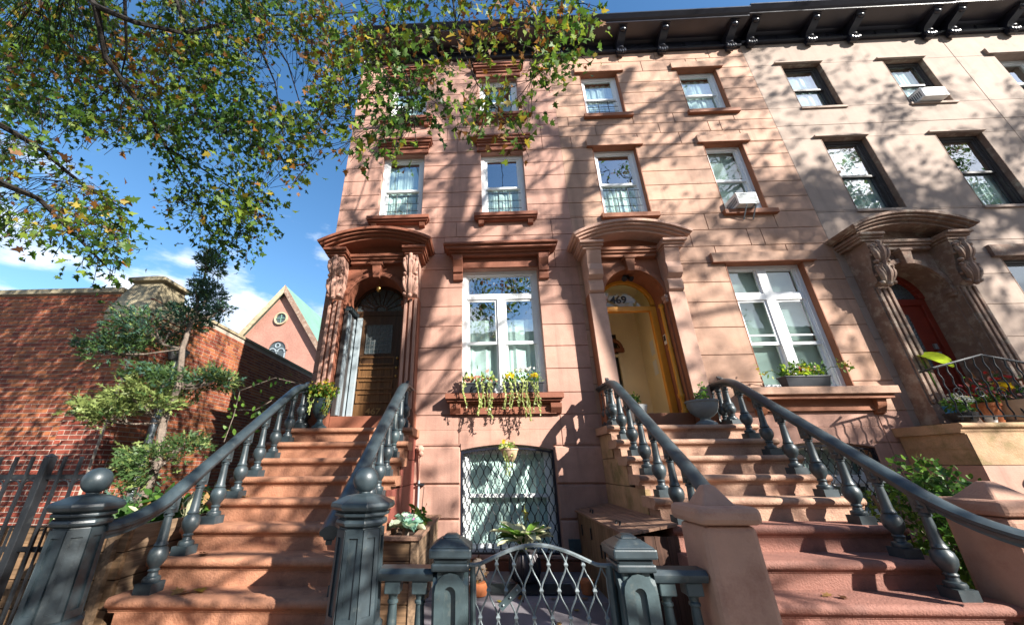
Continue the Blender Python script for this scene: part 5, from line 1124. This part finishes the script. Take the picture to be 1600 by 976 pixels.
m = MB(); frond(m, (5.77, 4.90, 2.66), -.05, -.1, .34, .10, .35, .01); m.build('elephant_ear_leaf', LEAF['lime'], T, smooth=True)
T = pot('flower_pot', 'long stone trough of dark red plants on the right landing', 'flower pot', 6.25, 4.64, 1.77, [(.18, 0), (.24, .22), (.25, .25), (.22, .25)], 'palet')
leaves('foliage', blob((6.2, 4.7, 2.15), .3, 260, (1.2, .7, .9)), .06, OVAL, ['b', 'red', 's1', 'pk'], [3, 2, 2, 1], T)
m = MB(); [frond(m, (6.05+.09*i, 4.6, 2.22), -.3+.6*i, .0, .18, .05, .3, .006) for i in range(3)]; m.build('yellow_leaf', LEAF['yf'], T, smooth=True)
T = pot('flower_pot', 'white pot at the corner of the right landing', 'flower pot', 5.80, 4.58, 1.77, [(.04, 0), (.06, .08), (.05, .08)], 'white')
leaves('foliage', blob((6.6, 4.62, 2.05), .2, 200, (1, .7, .9)), .05, OVAL, ['s1', 'j3'], [2, 2], T)
RL = thing('iron_landing_railing', 'thin black twisted iron railing around the flower pots on the right landing', 'railing', (6.0, 4.5, 1.77))
ry = 4.50
tp = [(5.38, ry+.5, 2.36), (5.38, ry, 2.42), (6.02, ry, 2.50), (6.90, ry, 2.20)]
MB().tube([(5.36, ry+.15, 2.385), (5.36, ry, 2.40), (5.98, ry, 2.55), (6.9, ry, 2.33)], .014, 6).build('top_bar', 'blackiron', RL, smooth=True)
MB().tube([(5.36, ry, 1.84), (6.0, ry, 1.84), (6.9, ry, 1.70)], .010, 6).build('bottom_bar', 'blackiron', RL)
for i in range(12):
    x = 5.40+.115*i; z1 = 2.40+.15*min(1, (x-5.36)/.62) - max(0, x-5.98)*.24; tw = [(x+.006*math.sin(t*1.4), ry+.006*math.cos(t*1.4), 1.80+(z1-1.80)*t/20) for t in range(21)]
    MB().tube(tw, .008, 5).build('twisted_bar', 'blackiron', RL)
for i in range(6):
    x = 5.5+.24*i; MB().tube([(x+.07*math.cos(t*.5)*(1-t/22), ry-.005, 2.1+.07*math.sin(t*.5)*(1-t/22)) for t in range(18)], .006, 5).build('scroll', 'blackiron', RL)

# fallen leaves
CN = dict(dry='dry tan', b='dark brown', y='yellow', o='orange', w='pale')
ON = ['landing', 'first', 'second', 'third', 'fourth', 'fifth', 'sixth', 'seventh', 'eighth', 'ninth']
LM = {}
def fallen(x, y, z, s, mt, label, group):
    k = mt
    if k not in LM:
        me = bpy.data.meshes.new('fallen_leaf'); me.from_pydata([(a, b-.5, .25*abs(a)+.2*(b-.5)**2) for a, b in OAK], [], [tuple(range(len(OAK)))]); me.materials.append(LEAF[mt]); LM[k] = me
    o = bpy.data.objects.new('fallen_leaf', LM[k]); COL.objects.link(o); o.location = (x, y, z+.006); o.rotation_euler = (rnd.uniform(-.2, .2), rnd.uniform(-.2, .2), rnd.uniform(0, 6.3)); o.scale = (s, s, s); tag(o, label, 'leaf', group)
for x, k, mt in ((-2.18, 7, 'dry'), (-2.10, 7, 'dry'), (-2.04, 7, 'y'), (-2.24, 6, 'dry'), (-2.20, 6, 'b'), (-1.25, 5, 'dry'), (-1.18, 5, 'dry'), (-1.9, 8, 'y'), (-2.3, 4, 'dry')):
    fallen(x, yk(k)+rnd.uniform(.06, .17), zk(k), rnd.uniform(.09, .14), mt, CN[mt]+' leaf on the '+ON[k]+' tread below the landing of the red-brown stoop', 'fallen leaves on the red-brown stoop')
for x, k, mt in ((2.25, 7, 'dry'), (2.32, 7, 'b'), (1.9, 6, 'dry'), (2.0, 6, 'dry'), (1.75, 6, 'y'), (2.6, 4, 'y'), (1.85, 3, 'dry')):
    fallen(x, yk(k)+rnd.uniform(.06, .17), zk(k), rnd.uniform(.06, .10), mt, CN[mt]+' leaf on the '+ON[k]+' tread below the landing of the peach stoop', 'fallen leaves on the peach stoop')
for x, y, mt in ((.55, 3.6, 'dry'), (.68, 3.4, 'o'), (.75, 3.9, 'y'), (.3, 4.2, 'o'), (-.2, 4.0, 'y'), (.95, 4.5, 'dry'), (.1, 4.1, 'y'), (.85, 3.2, 'o'), (.9, 4.2, 'dry'), (.2, 3.3, 'w'), (.6, 4.2, 'y'), (.78, 3.55, 'dry')):
    fallen(x, y, .20, rnd.uniform(.06, .11), mt, CN[mt]+' fallen leaf on the bluestone paving '+('near the storage box' if x > .7 else 'behind the gate'), 'fallen leaves in the areaway')
TP_ = thing('small_terracotta_pot', 'small terracotta flower pot on the paving beside the storage box', 'flower pot', (.96, 4.35, .2)); MB().lathe([(.05, 0), (.065, .09), (.075, .092), (.075, .115), (.06, .115)], (.96, 4.35, .204), 14).build('pot', 'terra', TP_, smooth=True)

# ---------------------------------------------------------------- street trees
def limb(m, p0, p1, r0, r1, n=6, wob=.06, seed=0):
    rr = random.Random(seed); p0, p1 = Vector(p0), Vector(p1); l_ = (p1-p0).length; pts = []
    for i in range(n+1):
        t = i/n; o = Vector((rr.gauss(0, 1), rr.gauss(0, 1), rr.gauss(0, 1)))*wob*l_*.35*math.sin(math.pi*t); pts.append(p0.lerp(p1, t)+o)
    m.tube(pts, [r0+(r1-r0)*i/n for i in range(n+1)], 7); return pts
def poly_in(x, y, P_):
    c = False; j = len(P_)-1
    for i in range(len(P_)):
        if (P_[i][1] > y) != (P_[j][1] > y) and x < (P_[j][0]-P_[i][0])*(y-P_[i][1])/(P_[j][1]-P_[i][1])+P_[i][0]: c = not c
        j = i
    return c
OT = thing('street_tree', 'oak street tree whose yellow-green leafy boughs hang over the upper left', 'tree', (-6.2, -1.4, 0))
m = MB(); root = Vector((-6.2, -1.4, 0))
limb(m, root, (-6.0, -1.1, 4.2), .24, .19, 8, .03, 1); fork = Vector((-6.0, -1.1, 4.2))
m.build('trunk', 'bark', OT, smooth=True)
BOUGHS = [  # photo measured polylines with their own depths
 ([(90, -60, 1.9), (150, 10, 2.0), (210, 35, 2.1), (285, 52, 2.4), (400, 25, 2.9), (560, 20, 3.3)], .034),
 ([(150, 10, 2.0), (165, 90, 2.3), (215, 160, 2.6), (260, 230, 3.0), (310, 320, 3.4)], .030),
 ([(-60, 250, 1.9), (0, 285, 2.2), (60, 310, 2.5), (110, 360, 2.8), (165, 415, 3.0)], .035),
 ([(-60, 160, 2.0), (60, 230, 2.6), (130, 290, 3.1), (200, 330, 3.4)], .03),
 ([(265, -170, 2.2), (265, -40, 2.3), (300, 90, 2.6), (335, 160, 2.9), (345, 230, 3.1)], .022),
 ([(360, -150, 2.4), (365, -40, 2.5), (400, 60, 2.8), (430, 130, 3.1), (445, 230, 3.4)], .022),
 ([(400, 25, 2.9), (450, 100, 3.1), (480, 200, 3.3)], .016),
 ([(560, -130, 2.85), (590, -10, 2.6), (615, 60, 2.6), (640, 130, 2.6), (650, 220, 2.6)], .016),
 ([(700, -125, 2.95), (708, 0, 2.5), (715, 60, 2.5), (745, 130, 2.5), (790, 190, 2.5)], .014),
 ([(800, -120, 3.0), (830, 10, 2.5), (850, 80, 2.5), (820, 150, 2.5)], .012),
 ([(195, 0, 2.0), (198, 80, 2.3), (180, 160, 2.6)], .016),
 ([(500, -135, 2.75), (505, -30, 3.0), (515, 60, 3.2), (545, 150, 3.4), (555, 220, 3.5)], .012),
 ([(260, 230, 3.0), (310, 260, 3.3), (370, 300, 3.5), (400, 340, 3.6)], .014),
 ([(310, 320, 3.4), (330, 370, 3.5), (375, 395, 3.6)], .010)]
m = MB(); tw = MB(); allp = []
for pl, r in BOUGHS:
    p = [at(*q) for q in pl]; allp.append(p); MB().tube(p, [r*(1-.75*i/(len(p)-1)) for i in range(len(p))], 7).build('limb', 'bark', OT, smooth=True)
for k in (2, 3):
    a = fork; b = allp[k][0]; mid = a.lerp(b, .5)+Vector((-.3, -.2, .4)); MB().tube([a, a.lerp(mid, .6)+Vector((0, 0, .2)), mid, mid.lerp(b, .6)+Vector((0, 0, .1)), b], [.12, .10, .08, .06, BOUGHS[k][1]], 7).build('limb', 'bark', OT, smooth=True)
MB().tube([fork, fork+Vector((.3, .3, 1.6)), at(40, -220, 1.7), at(90, -190, 1.85), at(265, -170, 2.2), at(420, -145, 2.55), at(600, -125, 2.9), at(820, -120, 3.02)], [.14, .12, .10, .09, .07, .055, .04, .02], 8).build('limb', 'bark', OT, smooth=True)
REG = [([(-20, -20), (570, -20), (560, 60), (545, 120), (500, 210), (470, 280), (435, 240), (420, 335), (385, 350), (330, 290), (265, 235), (170, 205), (90, 185), (-20, 175)], 2.3, 3.5, 1.0),
       ([(570, -20), (925, -20), (905, 90), (860, 120), (825, 180), (810, 235), (780, 190), (720, 215), (690, 235), (650, 240), (600, 225), (545, 245), (540, 150)], 2.2, 2.8, .36),
       ([(-20, 175), (70, 215), (130, 270), (210, 330), (205, 355), (180, 430), (100, 395), (70, 370), (-20, 355)], 2.2, 3.3, .5),
       ([(230, 235), (330, 290), (425, 340), (380, 402), (330, 395), (285, 345)], 2.9, 3.6, .55)]
twigs = []; lp_ = []; ld = []
def closest(q):
    best = None
    for p in allp:
        for i in range(len(p)-1):
            for t in (0, .33, .66):
                c = p[i].lerp(p[i+1], t); d_ = (c-q).length
                if best is None or d_ < best[0]: best = (d_, c)
    return best[1]
def spray(q, n, ln):
    c = closest(q); d_ = (q-c); 
    if d_.length > .6: c = q - d_.normalized()*.6 + Vector((0, 0, .12))
    e = q + (q-c).normalized()*ln*.4 + Vector((0, 0, -.12)); mid = c.lerp(q, .55)+Vector((rnd.gauss(0, .05), rnd.gauss(0, .05), .05)); twigs.append([c, mid, q, e])
    for _ in range(n):
        t = rnd.random(); b = q.lerp(e, t) if rnd.random() < .6 else mid.lerp(q, .3+.7*t)
        lp_.append(tuple(b+Vector((rnd.gauss(0, .085), rnd.gauss(0, .085), rnd.gauss(0, .085))))); ld.append(tuple((q-c).normalized()*.4+Vector((0, 0, -.5))))
for poly, ya, yb, dens in REG:
    xs_ = [p[0] for p in poly]; ys_ = [p[1] for p in poly]; area = (max(xs_)-min(xs_))*(max(ys_)-min(ys_)); cnt = int(area/92*dens)
    for _ in range(cnt):
        x, y = rnd.uniform(min(xs_), max(xs_)), rnd.uniform(min(ys_), max(ys_))
        if not poly_in(x, y, poly): continue
        dn = (max(0, (x-330)/230)*.55 - max(0, (300-x)/300)*1.3*(y < 200)) if x < 560 else 0
        g_ = -dn+math.sin(x*.021+y*.013)+math.sin(y*.034-x*.017+2)+math.sin(x*.05+1.3)*.6
        if g_ < -1.0+rnd.gauss(0, .6): continue
        f_ = (y-min(ys_))/(max(ys_)-min(ys_)+1); Y = ya+(yb-ya)*min(1, .35*f_+.65*rnd.random()); spray(at(x, y, Y), 10, .26)
# boughs above and behind the frame carry leaves as well
for _ in range(650):
    q = Vector((rnd.gauss(-2.4, 1.9), rnd.gauss(.7, .9), rnd.gauss(7.5, .9))); px, py, w_ = pxof(*q)
    if w_ < .3 or py < -60 or px < -200: spray(q, 9, .4)
tag(tubes('twig', twigs, .003, 'bark', OT, 3), kind='stuff')
lsz = np.array([.068 if q[0] < -1.9 else .078 for q in lp_])
leaves('crown', lp_, lsz, OAK, ['g1', 'g2', 'g3', 'y', 'o', 'b'], [4.5, 6.5, 3.4, .6, 1.0, .5], OT, dirs=ld, spread=.8, fold=.5, jit=.45)

def street_tree(x, y, label, limbs, clusters, seed, leafn=8, mats=('g1', 'g2', 'g3', 'o'), per=3, depth=2):
    rr = random.Random(seed); T_ = thing('street_tree', label, 'tree', (x, y, 0), 'street trees on the kerb')
    m = MB(); tips = []
    for i_, (p, r0, r1, *_q) in enumerate(limbs): MB().tube([Vector(q) for q in p], [r0+(r1-r0)*i/(len(p)-1) for i in range(len(p))], 9).build('limb' if i_ else 'trunk', 'bark', T_, smooth=True)
    tw_ = []; P_ = []
    segs = [(Vector(p[i]), Vector(p[i+1]), (q_ or [clusters])[0]) for p, r0, r1, *q_ in limbs[1:] for i in range(len(p)-1)]
    def sub(a, d, l_, r, depth, cl):
        b = a+d*l_; mid = a.lerp(b, .5)+Vector((rr.gauss(0, .06), rr.gauss(0, .06), rr.gauss(0, .06)))*l_; tw_.append(([a, mid, b], r))
        if depth > 0:
            for _ in range(3): sub(mid.lerp(b, rr.uniform(.1, 1)), (d+Vector((rr.gauss(0, .55), rr.gauss(0, .55), rr.gauss(0, .5)))).normalized(), l_*rr.uniform(.5, .75), r*.6, depth-1, cl)
        elif rr.random() < cl:
            for _ in range(leafn): P_.append(tuple(b+Vector((rr.gauss(0, .14), rr.gauss(0, .14), rr.gauss(0, .14)))))
    for a, b, cl in segs:
        for _ in range(per if cl < .9 else per+2):
            d = ((b-a).normalized()+Vector((rr.gauss(0, .7), rr.gauss(0, .7), rr.gauss(0, .5)))).normalized(); sub(a.lerp(b, rr.random()), d, rr.uniform(.8, 1.6), .034, depth if cl < .9 else 3, cl)
    m = MB()
    for p, r in tw_: m.tube(p, [r, r*.8, r*.5], 4, cap=False)
    tag(m.build('branches', 'bark', T_), kind='stuff')
    if P_: leaves('crown', P_, .13, OAK, list(mats), [2, 3, 2, 1], T_)
D_ = Vector((1.15, -1.0, .84))
def sh(X, Z, d): return (X+1.15*d, YF-d, Z+.84*d)           # the point whose shadow falls on the facade at X, Z
street_tree(5.9, -1.6, 'bare-limbed street tree on the kerb to the right, casting branch shadows on the pink house',
  [([(5.9, -1.6, 0), (6.0, -1.6, 4), sh(-1.25, 2.6, 6.8), sh(-1.0, 3.6, 6.8), sh(-.5, 5.2, 6.8), sh(-.28, 6.6, 6.8)], .24, .13),
   ([sh(-.9, 4.0, 6.8), sh(-.55, 4.5, 6.6), sh(-.1, 5.4, 6.4), sh(.6, 6.6, 6.2), sh(1.2, 7.6, 6.2)], .09, .04),
   ([sh(-.28, 6.6, 6.8), sh(-.6, 7.6, 6.6), sh(-1.0, 8.8, 6.4)], .09, .03), ([sh(-.4, 6.0, 6.8), sh(.2, 7.2, 7.0), sh(.8, 8.6, 7.2)], .08, .03),
   ([sh(-1.0, 3.6, 6.8), sh(-1.7, 4.6, 6.6), sh(-2.3, 5.6, 6.4)], .07, .03), ([sh(-1.2, 2.8, 6.8), sh(.0, 3.2, 7.2), sh(1.0, 3.9, 7.4)], .06, .03), ([(6.05, -1.6, 4.6), (5.2, -1.8, 5.0), (4.0, -1.9, 5.1), (2.9, -1.9, 4.9), (2.2, -1.9, 4.6)], .06, .02, .35), ([(6.1, -1.6, 5.6), (5.2, -1.3, 6.4), (4.3, -1.2, 6.9)], .05, .02, .25), ([(6.0, -1.6, 3.9), (5.1, -1.7, 4.2), (4.3, -1.5, 4.3), (3.6, -1.4, 4.2)], .04, .02, .25)], .45, 21, 6)
street_tree(10.4, -1.7, 'street tree on the kerb further right, casting branch shadows on the peach house',
  [([(10.4, -1.7, 0), (10.2, -1.7, 5), (9.8, -1.7, 8), sh(1.45, 4.2, 7.0), sh(1.6, 5.6, 7.0), sh(1.9, 6.6, 7.0), sh(2.6, 7.8, 7.0), sh(3.2, 9.0, 7.0)], .24, .10),
   ([sh(1.9, 6.6, 7.0), sh(1.2, 7.6, 6.8), sh(.7, 8.9, 6.6)], .08, .03), ([sh(2.3, 7.3, 7.0), sh(3.4, 7.9, 7.0), sh(4.6, 8.9, 7.0)], .09, .03),
   ([sh(1.6, 5.6, 7.0), sh(2.6, 6.1, 7.2), sh(3.8, 7.0, 7.4), sh(5.2, 8.2, 7.4)], .07, .03), ([sh(1.5, 4.6, 7.0), sh(2.8, 4.8, 7.2), sh(4.0, 5.4, 7.4)], .06, .03), ([sh(1.45, 4.3, 7.0), sh(3.0, 3.4, 7.2), sh(4.4, 3.6, 7.4)], .06, .03), ([(10.3, -1.7, 4.4), (9.2, -1.9, 5.2), (8.2, -2.0, 5.8), (7.4, -2.2, 6.0)], .06, .02)], .85, 33, 7)
street_tree(17.6, -2.0, 'leafy street tree on the kerb far right, casting dappled shade on the tan house',
  [([(17.6, -2.0, 0), (17.4, -2.0, 6), sh(8.7, 4.2, 7.2), sh(8.9, 5.6, 7.2)], .26, .12),
   ([sh(8.8, 4.8, 7.2), sh(7.9, 5.4, 7.0), sh(7.2, 5.9, 6.8)], .08, .03), ([sh(8.8, 5.0, 7.2), sh(9.6, 5.8, 7.4), sh(10.2, 6.6, 7.6)], .08, .03), ([sh(8.7, 4.4, 7.2), sh(7.4, 4.2, 7.4), sh(6.4, 4.0, 7.6)], .08, .03),
   ([sh(8.7, 4.3, 7.2), sh(9.6, 4.4, 7.0), sh(10.5, 4.6, 6.8)], .08, .03), ([sh(8.5, 3.6, 7.2), sh(7.8, 2.8, 7.2), sh(7.0, 2.2, 7.2)], .07, .03)], 1.0, 45, 7)

# ---------------------------------------------------------------- houses across the street (seen only mirrored in the windows)
ow = MB().box(-.42, .42, 0, .12, 0, 1.6).mesh('window', 'leaded'); of_ = MB().box(-.52, .52, -.08, .05, 1.6, 1.75).box(-.52, .52, -.10, .05, -.1, 0).mesh('window_trim', 'tan')
for i in range(9):
    x0 = -20+5.2*i
    o_ = thing('facing_house', 'brownstone house across the street, mirrored in the window panes', 'house', (x0+2.6, -15, 0), 'houses across the street')
    MB().box(x0, x0+5.2, -24, -15, 0, 10.2).build('wall', ('tantrim', 'tan', 'pinktrim')[i % 3], o_)
    MB().prism([(-15, 9.6), (-14.9, 9.6), (-14.9, 9.95), (-14.5, 10.05), (-14.45, 10.3), (-15.5, 10.35)], 'x', x0, x0+5.19).build('cornice', 'black', o_)
    for z in (1.0, 4.0, 6.6):
        for xx in (1.0, 2.6, 4.2):
            inst('window', ow, o_, (x0+xx, -14.98, z+.6), math.pi); inst('window_trim', of_, o_, (x0+xx, -14.98, z+.6), math.pi)
